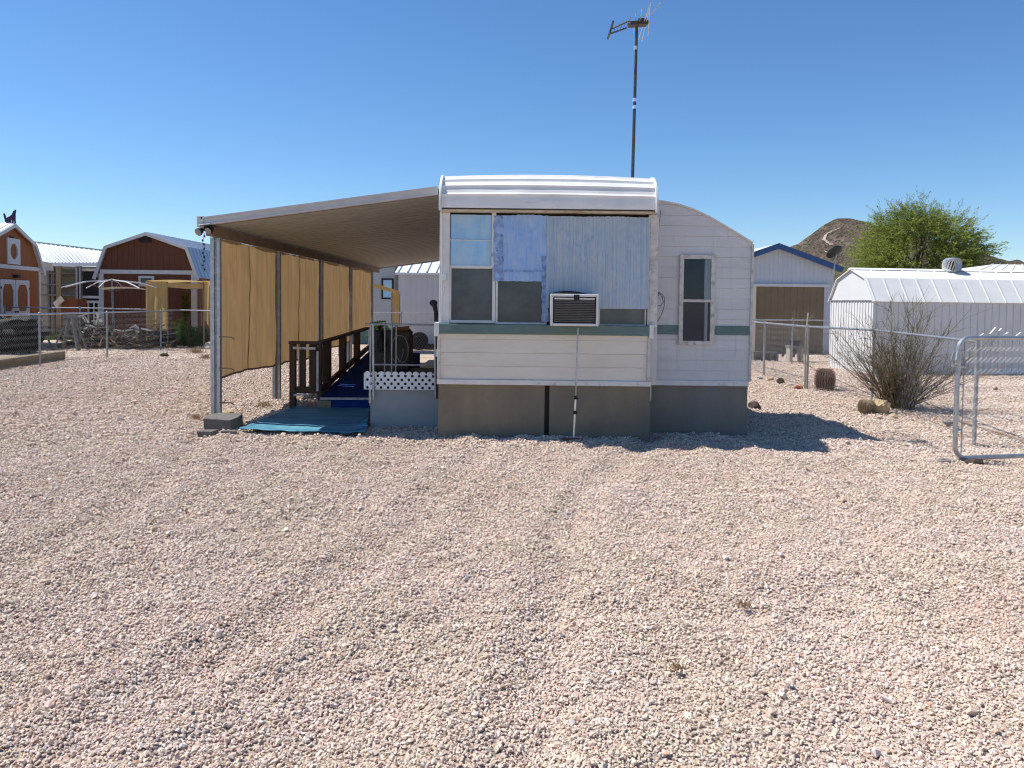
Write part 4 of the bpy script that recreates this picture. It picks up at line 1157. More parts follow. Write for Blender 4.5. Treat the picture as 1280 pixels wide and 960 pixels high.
for px, py, r, m_, lb, sd_ in ((950, 473.5, (.07, .05, .04), 'rock_gray', 'tiny grey rock, first from the trailer in the fence row', 51), (963, 475, (.08, .06, .07), 'rock_tan', 'yellowish tan rock in the row along the fence', 52),
                       (975, 479, (.10, .07, .10), 'rock_dark', 'blackish upright rock in the row along the fence', 53), (987, 482, (.06, .05, .06), 'rock_pale', 'small pale rock between the black and red rocks', 54), (998.5, 486, (.11, .07, .06), 'rock_red', 'flat rusty red rock nearest the fence post', 55)):
    rock('rock', G(px, py), r, m_, lb, group='rocks along the fence foot', seed=sd_)
# plant stand and cinder block beyond the fence
g = G(994, 452)
ps = thing('plant_stand', 'small wooden plant stand holding a dark pot beyond the fence', 'plant stand', g)
b = MB()
b.box((g.x - .22, g.y - .12, .40), (g.x + .22, g.y + .22, .46)); 
b.build('top', 'gray_wood', ps)
for sx in (-.2, .13):
    b = MB(); b.box((g.x + sx, g.y - .1, -.02), (g.x + sx + .07, g.y + .2, .4)); b.build('leg', 'panel_beige', ps)
b = MB(); b.tube([(g.x, g.y + .05, .46), (g.x, g.y + .05, .60)], [.13, .17], 14); pot = tag(b.build('plant_pot', 'black', None, loc=(g.x, g.y + .05, .46), smooth=True), 'dark round plant pot on the small wooden stand', 'plant pot')
b = MB(); stems(b, (g.x, g.y + .05, .58), 26, 1.0, .5, .008, 15, sub=3, base_r=.1); tag(b.build('potted_plant', 'twig', None, loc=(g.x, g.y + .05, .58)), 'dry twiggy plant rising out of the dark pot', 'plant')
b = MB(); q = P(1009, 398, 13.7); b.tube([P(1007, 420, 13.75), P(1010.5, 391, 13.8)], .014, 6); b.tube([(P(1007, 420, 13.75)).xyz, G(1006, 486)], .014, 6)
tag(b.build('wooden_stake', 'panel_beige', None, loc=G(1006, 486)), 'slim pale stake leaning on the fence post near the barrel cactus', 'stake')
g = G(956, 450.5)
b = MB()
for sx in (-.36, -.12, .12, .3): b.box((g.x + sx, g.y - .1, -.02), (g.x + sx + .06, g.y + .1, .22))
b.box((g.x - .36, g.y - .1, .2), (g.x + .36, g.y + .1, .25)); b.box((g.x - .36, g.y + .04, .0), (g.x + .36, g.y + .07, .2))
tag(b.build('cinder_block', 'concrete', None, loc=g), 'grey hollow cinder block lying beyond the fence near the trailer', 'cinder block')
g = G(985, 446)
for k in range(3):
    o = rock('paver', (g.x + (k - 1) * .17, g.y, 0), (.05, .05, .12), 'rock_dark', ['dark small upright stone left of two others beside the plant stand', 'middle of three dark small upright stones beside the plant stand', 'dark small upright stone nearest the plant stand'][k], 'stone', 'three dark upright stones', 60 + k)

# dry weeds in the gravel
def tuft(px, py, h, n, label, seed, mat='dry'):
    g = G(px, py); b = MB(); rr = random.Random(seed)
    for i in range(n):
        a = rr.uniform(0, 2 * PI); d = Vector((math.cos(a) * rr.uniform(.2, 1.1), math.sin(a) * rr.uniform(.2, 1.1), 1)).normalized(); p = g + Vector((rr.gauss(0, h * .5), rr.gauss(0, h * .5), .0))
        q = p + d * h * rr.uniform(.5, 1); b.tube([p, p.lerp(q, .5) + Vector((0, 0, h * .06)), q], [.0035, .003, .001], 3, caps=False)
    tag(b.build('dry_weed', mat, None, loc=g), label, 'weed', 'dry weeds in the gravel')
tuft(245, 441, .22, 160, 'pinkish dry weed at the far left behind the front awning post', 1)
tuft(258, 448, .16, 120, 'pale dry weed close behind the front awning post', 2)
tuft(330, 508, .1, 60, 'little dry weed between the first and second awning posts', 3)
tuft(930, 757, .03, 45, 'brown dry weed in open gravel below the gate side of the trailer', 4)
tuft(845, 835, .025, 40, 'tiny brown dry weed nearest the camera in the gravel', 5)
tuft(246, 523, .08, 60, 'thin dry weed left of the concrete block', 6)

# ------------------------------------------------------------------ buildings
def gambrel(t, O, u, v, W, h, bu_, hb, hp, D, wall, roof, over=.14, rib=.3, roof2=None, th=.035, front_over=.12):
    O, u, v = Vector(O), Vector(u).normalized(), Vector(v).normalized()
    fn = lambda a, z, d: tuple(O + u * a + v * d + Vector((0, 0, z)))
    poly = [(0, -.05), (W, -.05), (W, h), (W - bu_, hb), (W / 2, hp), (bu_, hb), (0, h)]
    b = MB(); b.prism(poly, fn, 0, D); w = b.build('wall', wall, t)
    s = (hb - h) / bu_
    line = [(-over * .6, h - over * .6 * s), (bu_, hb), (W / 2, hp), (W - bu_, hb), (W + over * .6, h - over * .6 * s)]
    line = [(a, z + .012) for a, z in line]
    b = MB(); b.strip(line, fn, -front_over, D + front_over, th)
    if rib:
        d = 0
        while d < D:
            for i in range(4):
                (a0, z0_), (a1, z1_) = line[i], line[i + 1]
                L = math.hypot(a1 - a0, z1_ - z0_); nx, nz = -(z1_ - z0_) / L, (a1 - a0) / L
                b.prism([(a0 + nx * th, z0_ + nz * th), (a1 + nx * th, z1_ + nz * th), (a1 + nx * (th + .012), z1_ + nz * (th + .012)), (a0 + nx * (th + .012), z0_ + nz * (th + .012))], fn, d, d + .03)
            d += rib
    r = b.build('roof', roof, t)
    return fn, line

# red barn
ZPX[0] = 185
BY = 25.8
bl, br = X(125, 380, BY), X(244.5, 380, BY)
barn = thing('red_barn', 'dark red gambrel roofed barn shed with white trim', 'shed', (bl, BY, 0))
BW = br - bl; zh = Z(339, BY); zb_ = Z(309, BY); zp = Z(292, BY)
bfn, bline = gambrel(barn, (bl, BY, 0), (1, 0, 0), (0, 1, 0), BW, zh, X(135, 309, BY) - bl, zb_, zp, 7.0, 'red_barn', 'roof_blueish', rib=.3)
b = MB(); b.strip([(a, z - .09) for a, z in bline], bfn, -.15, -.118, .11); b.build('barge_board', 'barn_trim', barn)
b = MB(); b.box((bl + .02, BY - .03, zh - .1), (br - .02, BY - .004, zh + .04)); b.box((bl - .02, BY - .034, 0), (bl + .14, BY + .1, zh - .1)); b.box((br - .14, BY - .034, 0), (br + .02, BY + .1, zh - .1)); b.build('trim', 'barn_trim', barn)
b = MB(); b.box((br + .002, BY + .1, 0), (br + .02, BY + 6.9, zh - .05)); b.build('side_lit_sheet', 'barn_side', barn)  # thin sheet added to give the side wall its lit tone
b = MB(); frame_box(b, X(174, 350, BY), X(193, 350, BY), Z(358, BY), Z(345, BY), .07, BY - .05, BY - .003); w_ = b.build('window', 'barn_trim', barn)
b = MB(); b.box((X(175, 350, BY), BY - .03, Z(357, BY)), (X(192, 350, BY), BY - .02, Z(346, BY))); b.build('pane', 'screen', w_)
b = MB(); q = P(182, 299.5, BY); b.box(q + Vector((-.2, -.03, -.1)), q + Vector((.2, -.002, .1))); b.build('gable_vent', 'dark_gap', barn)

# orange shed
e1s, e0s = G(49.5, 337.5, 2.55), G(0, 333.0, 2.55); u_ = (e1s - e0s).normalized(); v_ = Vector((-u_.y, u_.x, 0)); W_ = 2 * (e1s - G(14.5, 334.3, 2.55)).length
print('shed width', W_)
A_ = Vector((e1s.x, e1s.y, 0)) - u_ * W_
shed = thing('orange_shed', 'orange gambrel shed with white trimmed double doors', 'shed', A_)
ofn, oline = gambrel(shed, A_, u_, v_, W_, 2.55, W_ * .14, 3.4, 3.95, 4.5, 'orange_shed', 'roof_tin', rib=.3)
b = MB(); b.strip([(a, z - .1) for a, z in oline], ofn, -.15, -.118, .12); b.build('barge_board', 'barn_trim', shed)
def obox(b, a0, a1, z0_, z1_, d0, d1): b.prism([(a0, z0_), (a1, z0_), (a1, z1_), (a0, z1_)], ofn, d0, d1)
b = MB(); obox(b, .05, W_ - .05, 2.5, 2.63, -.03, -.003); obox(b, 0, .12, 0, 2.49, -.035, -.001); obox(b, W_ - .12, W_, 0, 2.49, -.035, -.001); b.build('trim', 'barn_trim', shed)
mid = W_ / 2 + .15
for side in (-1, 1):
    a0, a1 = (mid - .98, mid - .02) if side < 0 else (mid + .02, mid + .98)
    b = MB(); obox(b, a0, a1, .12, 2.15, -.028, -.004); dr_ = b.build('door', 'orange_shed', shed)
    b = MB()
    for (c0, c1, z0_, z1_) in ((a0, a0 + .12, .12, 2.15), (a1 - .12, a1, .12, 2.15), (a0 + .12, a1 - .12, .12, .26), (a0 + .12, a1 - .12, 2.0, 2.15), (a0 + .12, a1 - .12, 1.0, 1.12)): obox(b, c0, c1, z0_, z1_, -.055, -.03)
    for (ca, cz, sx, sz) in ((a0 + .12, 2.0, 1, -1), (a1 - .12, 2.0, -1, -1), (a0 + .12, 1.12, 1, 1), (a1 - .12, 1.12, -1, 1), (a0 + .12, 1.0, 1, -1), (a1 - .12, 1.0, -1, -1)):
        pl = [(ca, cz), (ca + sx * .14, cz), (ca, cz + sz * .2)]
        b.prism(pl, ofn, -.052, -.031)
    b.build('door_trim', 'barn_trim', dr_)
    b = MB(); hx = a1 - .06 if side < 0 else a0 + .06; b.sphere(ofn(hx, 1.1, -.08), (.03, .03, .03), 8, 6); b.build('handle', 'black', dr_)
    b = MB(); [obox(b, (a0 - .03 if side < 0 else a1 - .03), (a0 + .05 if side < 0 else a1 + .04), zz, zz + .06, -.066, -.056) for zz in (.4, 1.85)]; b.build('hinge', 'black', dr_)
b = MB(); obox(b, mid - .05, mid + .12, 2.22, 2.32, -.16, -.004); b.build('porch_lamp', 'black', shed)
b = MB()
oc = (W_ / 2 + .1, 3.08)
for k in range(24):
    def pt(kk, sq):
        a = 2 * PI * kk / 24 + PI / 4; c_, s_ = math.cos(a), math.sin(a)
        if sq: m_ = max(abs(c_), abs(s_)); return (oc[0] + c_ / m_ * .42, oc[1] + s_ / m_ * .42)
        o8 = .27 * math.cos(PI / 8) / math.cos(((a - PI / 8) % (PI / 4)) - PI / 8); return (oc[0] + c_ * o8, oc[1] + s_ * o8)
    b.prism([pt(k, 0), pt(k + 1, 0), pt(k + 1, 1), pt(k, 1)], ofn, -.05, -.004)
b.build('gable_window_trim', 'barn_trim', shed)
b = MB(); obox(b, W_ / 2 - .12, W_ / 2 + .12, 3.44, 3.56, -.03, -.002); b.build('gable_vent', 'dark_gap', shed)

# howling coyote ornament on the shed peak
cy = Vector(ofn(W_ / 2 + .0, 3.99, .1)); sc_ = .43 / 10
sil = [(-6.2, 7.2), (-5.2, 7.4), (-4.6, 5.8), (-4.0, 3.6), (-3.0, 4.4), (-1.2, 5.2), (.4, 6.6), (1.2, 8.2), (1.7, 9.6), (2.2, 9.0), (3.0, 10.4), (3.5, 10.2), (3.3, 8.6), (3.0, 6.8), (3.0, 4.6), (2.9, 2.2), (3.3, 0), (2.3, 0), (1.9, 2.4), (1.4, 2.2), (1.3, 0), (.4, 0), (.3, 2.6), (-.6, 2.2), (-.2, 0), (-3.6, 0), (-4.6, .8), (-5.0, 2.4), (-5.6, 4.8)]
b = MB(); b.prism([(x * sc_, z * sc_) for x, z in sil], lambda x, z, d: (cy.x + .12 + x, cy.y + d, cy.z + z), 0, .05)
tag(b.build('coyote_ornament', 'navy', None, loc=cy, bevel=.012), 'dark howling coyote ornament standing on the orange shed peak', 'ornament')

# open storage building with shelves between the two sheds
st = thing('storage_building', 'open fronted storage building with pale metal roof and shelves', 'building', (-17, 29.5, 0))
Y0 = 29.5; ZPX[0] = 85
xa, xb = X(36, 350, Y0), X(127, 350, Y0)
ze = Z(329, Y0)
b = MB(); b.box((xa - 2.5, Y0 + 3, -.05), (xb + 1, Y0 + 3.1, ze)); b.box((xa - 2.5, Y0, -.05), (xa - 2.4, Y0 + 3, ze)); 
b.build('wall', 'panel_gray', st)
zr = 3.92
rl, rr0 = P(33, 302, Y0 + 5), P(200, 322, Y0 + 5)
xg = X(71, 325, Y0)
b = MB()
b.add([(xg, Y0 - .3, ze + .0), (xb + 2, Y0 - .3, ze + .05), tuple(rr0), tuple(rl)], [(0, 1, 2, 3)])
b.add([(xg, Y0 - .3, ze + .0), tuple(rl), (xa - 4, Y0 + 5, ze + .4)], [(0, 1, 2)])
b.add([(xg, Y0 - .3, ze - .14), (xb + 2, Y0 - .3, ze - .09), (xb + 2, Y0 - .3, ze + .05), (xg, Y0 - .3, ze)], [(0, 1, 2, 3)])
for k in range(28):
    f = k / 28; p0 = Vector((xg, Y0 - .3, ze)).lerp(Vector((xb + 2, Y0 - .3, ze + .05)), f); p1 = rl.lerp(rr0, f)
    b.bar(p0 + Vector((0, 0, .012)), p1 + Vector((0, 0, .012)), .04, .03)
b.build('roof', 'roof_tin', st)
b = MB(); b.bar(rl + Vector((0, 0, .03)), rr0 + Vector((0, 0, .03)), .3, .05); b.build('ridge_cap', 'galv_dull', st)
b = MB(); b.add([(xa - .4, Y0 - .05, ze + .25), (xg, Y0 - .28, ze - .02), (xg - .1, Y0 - .05, ze - .3), (xa - .4, Y0 - .05, ze - .3)], [(0, 1, 2, 3)]); b.build('gable_end', 'panel_gray', st)
for px, w, m_ in ((75, .17, 'wood'), (97.5, .07, 'galv_dull'), (101.5, .07, 'galv_dull')):
    b = MB(); x = X(px, 350, Y0); b.box((x - w / 2, Y0 - .1, -.05), (x + w / 2, Y0, ze - .1)); b.build('post', m_, st)
b = MB()
for px in (60, 66): b.box((X(px, 350, Y0 + .6), Y0 + .55, -.05), (X(px, 350, Y0 + .6) + .08, Y0 + .65, ze - .1))
for py in (342, 356, 369, 386): b.box((X(50, 350, Y0 + .5), Y0 + .4, Z(py, Y0 + .5) - .03), (X(99, 350, Y0 + .5), Y0 + .9, Z(py, Y0 + .5) + .03))
b.build('shelf', 'gray_wood', st)
b = MB(); b.box((X(50, 350, Y0 + 1), Y0 + .95, -.05), (X(99, 350, Y0 + 1), Y0 + 1.05, ze - .2)); b.build('back_panel', 'panel_beige', st)
b = MB(); b.box((X(102, 350, Y0 + .2), Y0 + .25, 0), (X(126, 350, Y0 + .2), Y0 + .35, ze - .3)); b.build('doorway', 'black', st)
b = MB()
for py in (337, 371, 377): b.box((X(101, 350, Y0), Y0 + .0, Z(py, Y0) - .05), (X(126, 350, Y0), Y0 + .06, Z(py, Y0) + .05))
for px in (109, 116, 122): b.box((X(px, 390, Y0), Y0 + .02, .5), (X(px, 390, Y0) + .05, Y0 + .06, Z(377, Y0)))
b.build('door_rails', 'barn_trim', st)
tb = thing('wooden_box', 'reddish wooden box standing high below the shelves, with slanted lid', 'box', P(87, 392, 28.5))
b = MB(); b.box(P(78, 392, 28.5), P(97, 374, 28.5) + Vector((0, .6, 0))); b.build('body', 'barn_side', tb)
b = MB(); b.bar(P(69, 382, 28.4), P(78, 373, 28.4), .25, .06, up=(0, -1, .4)); b.build('lid', 'panel_beige', tb)
b = MB()
for px in (79.5, 95.5): b.box(P(px - 1, 430, 28.5) + Vector((0, .05, -.1)), P(px + 1, 392, 28.5) + Vector((0, .15, 0)))
b.build('stand', 'gray_wood', tb)

# clutter by the left fence
b = MB(); a, c = G(-20, 463.5), G(76, 449); b.bar(a + Vector((0, 0, .1)), c + Vector((0, 0, .1)), .24, .22)
tag(b.build('timber_sleeper', 'sleeper', None, loc=(a + c) / 2, bevel=.015), 'long weathered timber sleeper lying at the left fence', 'timber')
q = G(2, 441); b = MB()
b.sphere(q + Vector((0, 0, .45)), (1.2, .7, .62), 60, 40, lambda d: (1 / max(abs(d.x), abs(d.y), abs(d.z))) ** .35 * (.92 + .3 * noise.noise((d.x * 2, d.y * 2, d.z * 2)) + .1 * noise.noise((d.x * 7, d.y * 7, d.z * 7))))
tag(b.build('covered_cart', 'black_net', None, loc=q, smooth=True), 'lumpy black netting covered load behind the left fence', 'covered load')
def trestle(px, label, lean):
    g = G(px, 437); t = thing('trestle', label, 'trestle', g, 'grey timber trestles by the left fence')
    for k, (dx, dx2) in enumerate(((-.38, -.05), (.38, .1))):
        for dy_ in (-.15, .15):
            b = MB(); b.bar((g.x + dx, g.y + dy_ * 1.6, -.02), (g.x + dx2, g.y + dy_ * .3, .98), .09, .05); b.build('leg', 'gray_wood', t)
    b = MB(); b.bar((g.x - .12, g.y, 1.0), (g.x + .2, g.y, 1.0), .12, .09); b.bar((g.x - .25, g.y, .4), (g.x + .28, g.y, .4), .03, .06); b.build('crossbar', 'gray_wood', t)
trestle(44, 'grey timber trestle standing beside the black netted load', 0)
trestle(88, 'grey timber trestle standing on the grass below the shelves', 0)
g = G(33, 436); b = MB(); b.tube([(g.x, g.y, 0), (g.x, g.y, .5), (g.x, g.y, .56), (g.x, g.y, .62)], [.16, .16, .1, .06], 14)
b.bar((g.x + .08, g.y - .1, .45), (g.x + .3, g.y - .1, .15), .05, .02)
tag(b.build('red_can', 'red_paint', None, loc=g, smooth=True), 'tall red can between the black netted load and the trestle', 'can')

def brush(px, py, w, h, label, seed, n=130):
    g = G(px, py); t = thing('brush_pile', label, 'brush pile', g, 'piles of scrap and branches before the barn'); b = MB(); rr = random.Random(seed)
    for i in range(n):
        p = g + Vector((rr.gauss(0, w * .4), rr.gauss(0, .35), rr.uniform(0, h * .7) * max(.2, 1 - abs(rr.gauss(0, .5))))); d = Vector((rr.gauss(0, 1), rr.gauss(0, 1), rr.gauss(.1, .45))).normalized(); L = rr.uniform(.25, .75)
        p.z = max(p.z, .03); q = p + d * L; q.z = max(q.z, .02); b.tube([p, p.lerp(q, .5) + Vector((0, 0, .04)), q], [rr.uniform(.012, .035), .02, .008], 5)
    b.build('branches', 'brush', t)
    b = MB()
    for i in range(9):
        p = g + Vector((rr.gauss(0, w * .35), rr.gauss(-.1, .3), rr.uniform(.15, h * .8))); d = Vector((rr.gauss(0, 1), rr.gauss(0, .6), rr.gauss(.3, .4))).normalized(); b.bar(p, p + d * rr.uniform(.3, .8), .1, .03)
    b.build('boards', 'gray_wood', t)
    b = MB()
    for i in range(5):
        p = g + Vector((rr.gauss(0, w * .3), rr.gauss(-.2, .2), h * rr.uniform(.6, .95))); b.bar(p, p + Vector((rr.uniform(.12, .3), .1, rr.uniform(-.1, .1))), .07, .04)
    b.build('pale_scraps', 'barn_trim', t)
    b = MB(); b.sphere(g + Vector((0, .15, h * .25)), (w * .5, .35, h * .45), 24, 12, lambda d: .85 + .35 * noise.noise((d.x * 3 + seed, d.y * 3, d.z * 3))); b.build('heap', 'rock_dark', t)
brush(117, 434, 1.5, 1.1, 'dark scrap pile with pale pieces on top, left of the bare umbrella', 3, 170)
brush(166, 435, 1.2, .75, 'low pile of branches and boards right of the bare umbrella pole', 4, 130)
b = MB(); p0, p1 = G(178, 436), P(170, 408, 24.0); b.bar(p0, p1, .14, .04); tag(b.build('leaning_board', 'gray_wood', None, loc=p0), 'grey board leaning upright in the low branch pile', 'board')

um = thing('bare_umbrella', 'bare patio umbrella frame with pale ribs and one scrap of cloth', 'umbrella', G(143, 434.5))
g = G(143, 434.5); zt_ = Z(349, g.y)
b = MB(); b.tube([(g.x, g.y, -.02), (g.x - .06, g.y, zt_ + .05)], .035, 8); b.build('pole', 'gray_wood', um, smooth=True)
for k in range(8):
    a = 2 * PI * k / 8 + .25; b = MB(); R2 = 1.45; c = Vector((g.x - .06, g.y, zt_)); e = c + Vector((math.cos(a) * R2, math.sin(a) * R2, -.27)); m_ = c.lerp(e, .55) + Vector((0, 0, .07))
    b.tube([c, m_, e], .018, 6); b.build('rib', 'barn_trim', um, smooth=True)
    b = MB(); b.tube([c + Vector((0, 0, -.4)), m_ + Vector((0, 0, -.03))], .008, 5); b.build('strut', 'dark_wood', um)
b = MB(); g2 = c; b.grid(16, 4, lambda u, v: (c.x + (1.4 * u - .1), c.y - .35 - .25 * v, c.z - .33 + .05 * math.sin(u * 3) + .05 * v)); o = b.build('cloth_remnant', 'barn_trim', um, smooth=True)

# tan canvas shelter before the barn
cb = thing('canvas_shelter', 'yellow tan canvas shelter with open front before the red barn', 'shelter', G(222, 433))
YC = 24.2; ZPX[0] = 215
def cpan(px0, px1, py0, py1, y, seed):
    x0, x1, z0_, z1_ = X(px0, 380, y), X(px1, 380, y), Z(py1, y), Z(py0, y); b = MB()
    b.grid(24, 16, lambda u, v: (x0 + u * (x1 - x0), y + .03 * math.sin(u * 14 + seed) * (1.1 - v) + .02 * noise.noise((u * 3, v * 3, seed)), z0_ + v * (z1_ - z0_) + .03 * math.sin(u * 4 + seed) * (1 - v))); return b
cpan(182, 209, 352, 412, YC, 1).build('canvas_panel', 'curtain_far', cb, smooth=True)
cpan(208, 254, 354, 360, YC, 2).build('valance', 'curtain_far', cb, smooth=True)
b = MB(); y0 = YC
p = [P(253, 351, YC), P(266, 351, YC + 2), P(266, 422, YC + 2), P(256, 372, YC)]
b.add([p[0], p[1], p[2] + Vector((0, 0, .1)), P(254, 395, YC)], [(0, 1, 2, 3)]); b.build('canvas_panel', 'curtain_far', cb)
b = MB()
x0, x1 = X(182, 352, YC), X(254, 352, YC); zt_ = Z(352, YC)
b.grid(12, 8, lambda u, v: (x0 + u * (x1 - x0) + .2 * v, YC + v * 1.0, zt_ + .02 + .04 * math.sin(u * PI) - .05 * v)); b.build('canvas_roof', 'curtain_far', cb, smooth=True)
b = MB()
for px, y in ((183, YC), (208.5, YC + .04), (254, YC + .03)): b.tube([(X(px, 380, y), y + .05, -.02), (X(px, 380, y), y + .05, zt_)], .025, 6)
b.build('post', 'wood', cb)
b = MB(); b.box((X(183, 420, YC), YC + .1, -.02), (X(209, 420, YC), YC + .7, Z(412, YC))); tag(b.build('dark_crate', 'black', None, loc=P(196, 436, YC), bevel=.02), 'black crate under the left canvas panel of the shelter', 'crate')

def leafy(b, c, r, n, size, seed, hollow=.3):
    rr = random.Random(seed)
    for i in range(n):
        d = Vector((rr.gauss(0, 1), rr.gauss(0, 1), rr.gauss(0, 1))).normalized() * (hollow + (1 - hollow) * rr.random() ** .5)
        k = .75 + .5 * noise.noise((d.x * 2 + seed, d.y * 2, d.z * 2))
        p = Vector(c) + Vector((d.x * r[0], d.y * r[1], d.z * r[2])) * k
        a = Vector((rr.gauss(0, 1), rr.gauss(0, 1), rr.gauss(0, 1))).normalized() * size * rr.uniform(.5, 1.2); e = a.orthogonal().normalized() * size * .35
        b.add([p - a, p + e, p + a, p - e], [(0, 1, 2, 3)])
g = G(240, 434)
gb = thing('green_bush', 'low green leafy bush before the right corner of the red barn', 'bush', g)
b = MB(); leafy(b, g + Vector((0, .1, .32)), (.72, .4, .42), 1500, .06, 3); leafy(b, g + Vector((-.3, 0, .5)), (.3, .3, .4), 400, .05, 4); b.build('leaves', 'green_bush', gb)
b = MB(); stems(b, g, 24, .8, .8, .012, 3, sub=2); b.build('stems', 'brush', gb)
vn = thing('green_vine', 'climbing green vine against the dark inside of the canvas shelter', 'vine', G(231, 432))
b = MB(); leafy(b, P(232, 383, 24.9), (.17, .1, .75), 500, .06, 8); leafy(b, P(226, 415, 24.8), (.5, .15, .55), 900, .06, 9); b.build('leaves', 'vine', vn)
b = MB(); b.tube([G(231, 432), P(230, 400, 24.9), P(233, 360, 24.9)], .02, 5); b.build('stem', 'brush', vn)
rock('stone', G(263, 436), (.22, .15, .2), 'rock_pale', 'pale stone beside the green bush behind the awning post', seed=71)
rock('stone', G(205, 445), (.12, .1, .08), 'rock_dark', 'small dark stone alone on the gravel left of the canvas shelter', seed=72)
# grass strip under the shelves
b = MB(); rr = random.Random(5)
for i in range(5000):
    q = G(rr.uniform(48, 104), rr.uniform(418.5, 425)); x, y = q.x, q.y; a = rr.uniform(0, PI); h_ = rr.uniform(.06, .16)
    b.add([(x, y, 0), (x + .02 * math.cos(a), y + .02 * math.sin(a), 0), (x + rr.gauss(0, .03), y + rr.gauss(0, .03), h_)], [(0, 1, 2)])
tag(b.build('grass', 'grass', None), 'short green grass strip before the storage shelves', 'grass', kind='stuff')

# ---- behind the awning: pale buildings
YH = 25.2; ZPX[0] = 520
wh = thing('white_building', 'plain white metal building behind the porch, ribbed roof edge', 'building', P(500, 437, YH))
x0 = X(498, 380, YH); zt_ = Z(341, YH)
b = MB(); b.box((x0, YH, -.05), (x0 + 5, YH + 6, zt_)); b.build('wall', 'white_metal_wall', wh)
b = MB(); b.add([(x0 - .1, YH - .15, zt_ + .0), (x0 + 5, YH - .15, zt_), (x0 + 5, YH + 3, zt_ + .95), (x0 - .1, YH + 3, zt_ + .95)], [(0, 1, 2, 3)])
for k in range(16): b.bar((x0 + k * .32, YH - .15, zt_ + .02), (x0 + k * .32, YH + 3, zt_ + .97), .03, .06)
b.add([(x0 - .1, YH - .15, zt_ - .08), (x0 + 5, YH - .15, zt_ - .08), (x0 + 5, YH - .15, zt_), (x0 - .1, YH - .15, zt_)], [(0, 1, 2, 3)])
b.build('roof', 'roof_tin', wh)
b = MB(); b.box((x0, YH - .03, -.02), (x0 + 5, YH - .003, Z(432, YH))); b.build('base_board', 'black', wh)
YG = 27.5; ZPX[0] = 483
gh = thing('grey_house', 'pale grey house with dark framed window seen past the curtains', 'house', P(480, 430, YG))
b = MB(); b.box((X(430, 380, YG), YG, .6), (X(497, 380, YG), YG + 6, 3.4)); b.build('wall', 'panel_gray', gh)
b = MB(); b.box((X(430, 380, YG), YG - .02, -.05), (X(497, 380, YG), YG + 6, .598)); b.build('base', 'teal', gh)
b = MB(); b.box((X(494, 380, YG), YG - .06, -.05), (X(498.5, 380, YG), YG - .003, 3.4)); b.build('corner_trim', 'gray_wood', gh)
b = MB(); frame_box(b, X(477, 360, YG), X(492, 360, YG), Z(374, YG), Z(348, YG), .06, YG - .05, YG - .003); w_ = b.build('window', 'black', gh)
b = MB(); b.box((X(478, 360, YG), YG - .03, Z(373, YG)), (X(491, 360, YG), YG - .02, Z(349, YG))); b.build('pane', 'film', w_)
b = MB(); b.box((X(428, 340, YG), YG - .3, 3.4), (X(499, 340, YG), YG + 6.3, 3.5)); b.build('roof', 'roof_tin', gh)
c2 = thing('canvas_shelter', 'tan canvas canopy before the grey house, past the farthest curtain', 'shelter', G(490, 440))
YD = 23.6
b = MB(); b.add([P(455, 350, YD - .6), P(500, 364, YD - .6), P(500, 366, YD + .9), P(455, 353, YD + .9)], [(0, 1, 2, 3)]); b.add([P(455, 350, YD - .6), P(500, 364, YD - .6), P(500, 368, YD - .6), P(455, 356, YD - .6)], [(0, 1, 2, 3)]); b.build('canvas_roof', 'curtain_far', c2)
b = MB(); b.grid(10, 10, lambda u, v: tuple(P(489.5 + 10 * u, 366 + (405 - 366) * (1 - v), YD + .02 * math.sin(u * 9)))); b.build('canvas_panel', 'curtain_far', c2, smooth=True)
b = MB()
for px in (489.5, 499.5): b.tube([P(px, 366, YD + .03), G(px, 442)], .022, 6)
b.build('post', 'galv_dull', c2)
ty = G(524, 437.5)
b = MB(); b.tube([(ty.x, ty.y + .09, .3), (ty.x, ty.y - .09, .3)], [.3, .3], 28); b.tube([(ty.x, ty.y - .09, .3), (ty.x, ty.y - .11, .3)], [.2, .17], 20)
tag(b.build('tyre', 'tire', None, loc=ty, bevel=.03), 'dark round tyre standing before the white building', 'tyre')
g = G(528, 437); b = MB(); b.bar((g.x - .42, g.y + .2, .1), (g.x + .5, g.y + .2, .1), .2, .18); tag(b.build('low_plank', 'black', None, loc=g, bevel=.02), 'low dark beam on the gravel behind the round tyre', 'beam')
gb2 = thing('green_bush', 'green bush against the grey house past the farthest curtain', 'bush', G(478, 434))
g = G(478, 434); b = MB(); leafy(b, g + Vector((-.1, 0, .45)), (.55, .3, .6), 900, .07, 13); b.build('leaves', 'green_bush', gb2)
b = MB(); stems(b, g, 14, .8, .6, .012, 4, sub=2); b.build('stems', 'brush', gb2)

# ---- blue trimmed garage on the right
YQ = 25.2; ZPX[0] = 985
ga = thing('blue_trim_garage', 'grey metal garage with blue gable trim and brown door', 'garage', P(970, 440, YQ))
xc = X(970, 320, YQ); hw = X(1046, 335, YQ) - xc; ze = Z(334, YQ); zp = Z(307, YQ)
poly = [(xc - hw + .1, 0), (xc + hw - .1, 0), (xc + hw - .1, ze - .03), (xc, zp - .06), (xc - hw + .1, ze - .03)]
fq = lambda u, z, d: (u, YQ + d, z)
b = MB(); b.prism(poly, fq, 0, 8); b.build('wall', 'gray_blue_wall', ga)
line = [(xc - hw - .12, ze - .06), (xc, zp), (xc + hw + .06, ze - .04)]
b = MB(); b.strip(line, fq, -.25, 8.2, .04); b.build('roof', 'roof_tin', ga)
b = MB(); b.strip([(u, z - .13) for u, z in line], fq, -.28, -.255, .19); b.build('barge_board', 'blue_trim', ga)
zd = Z(357, YQ)
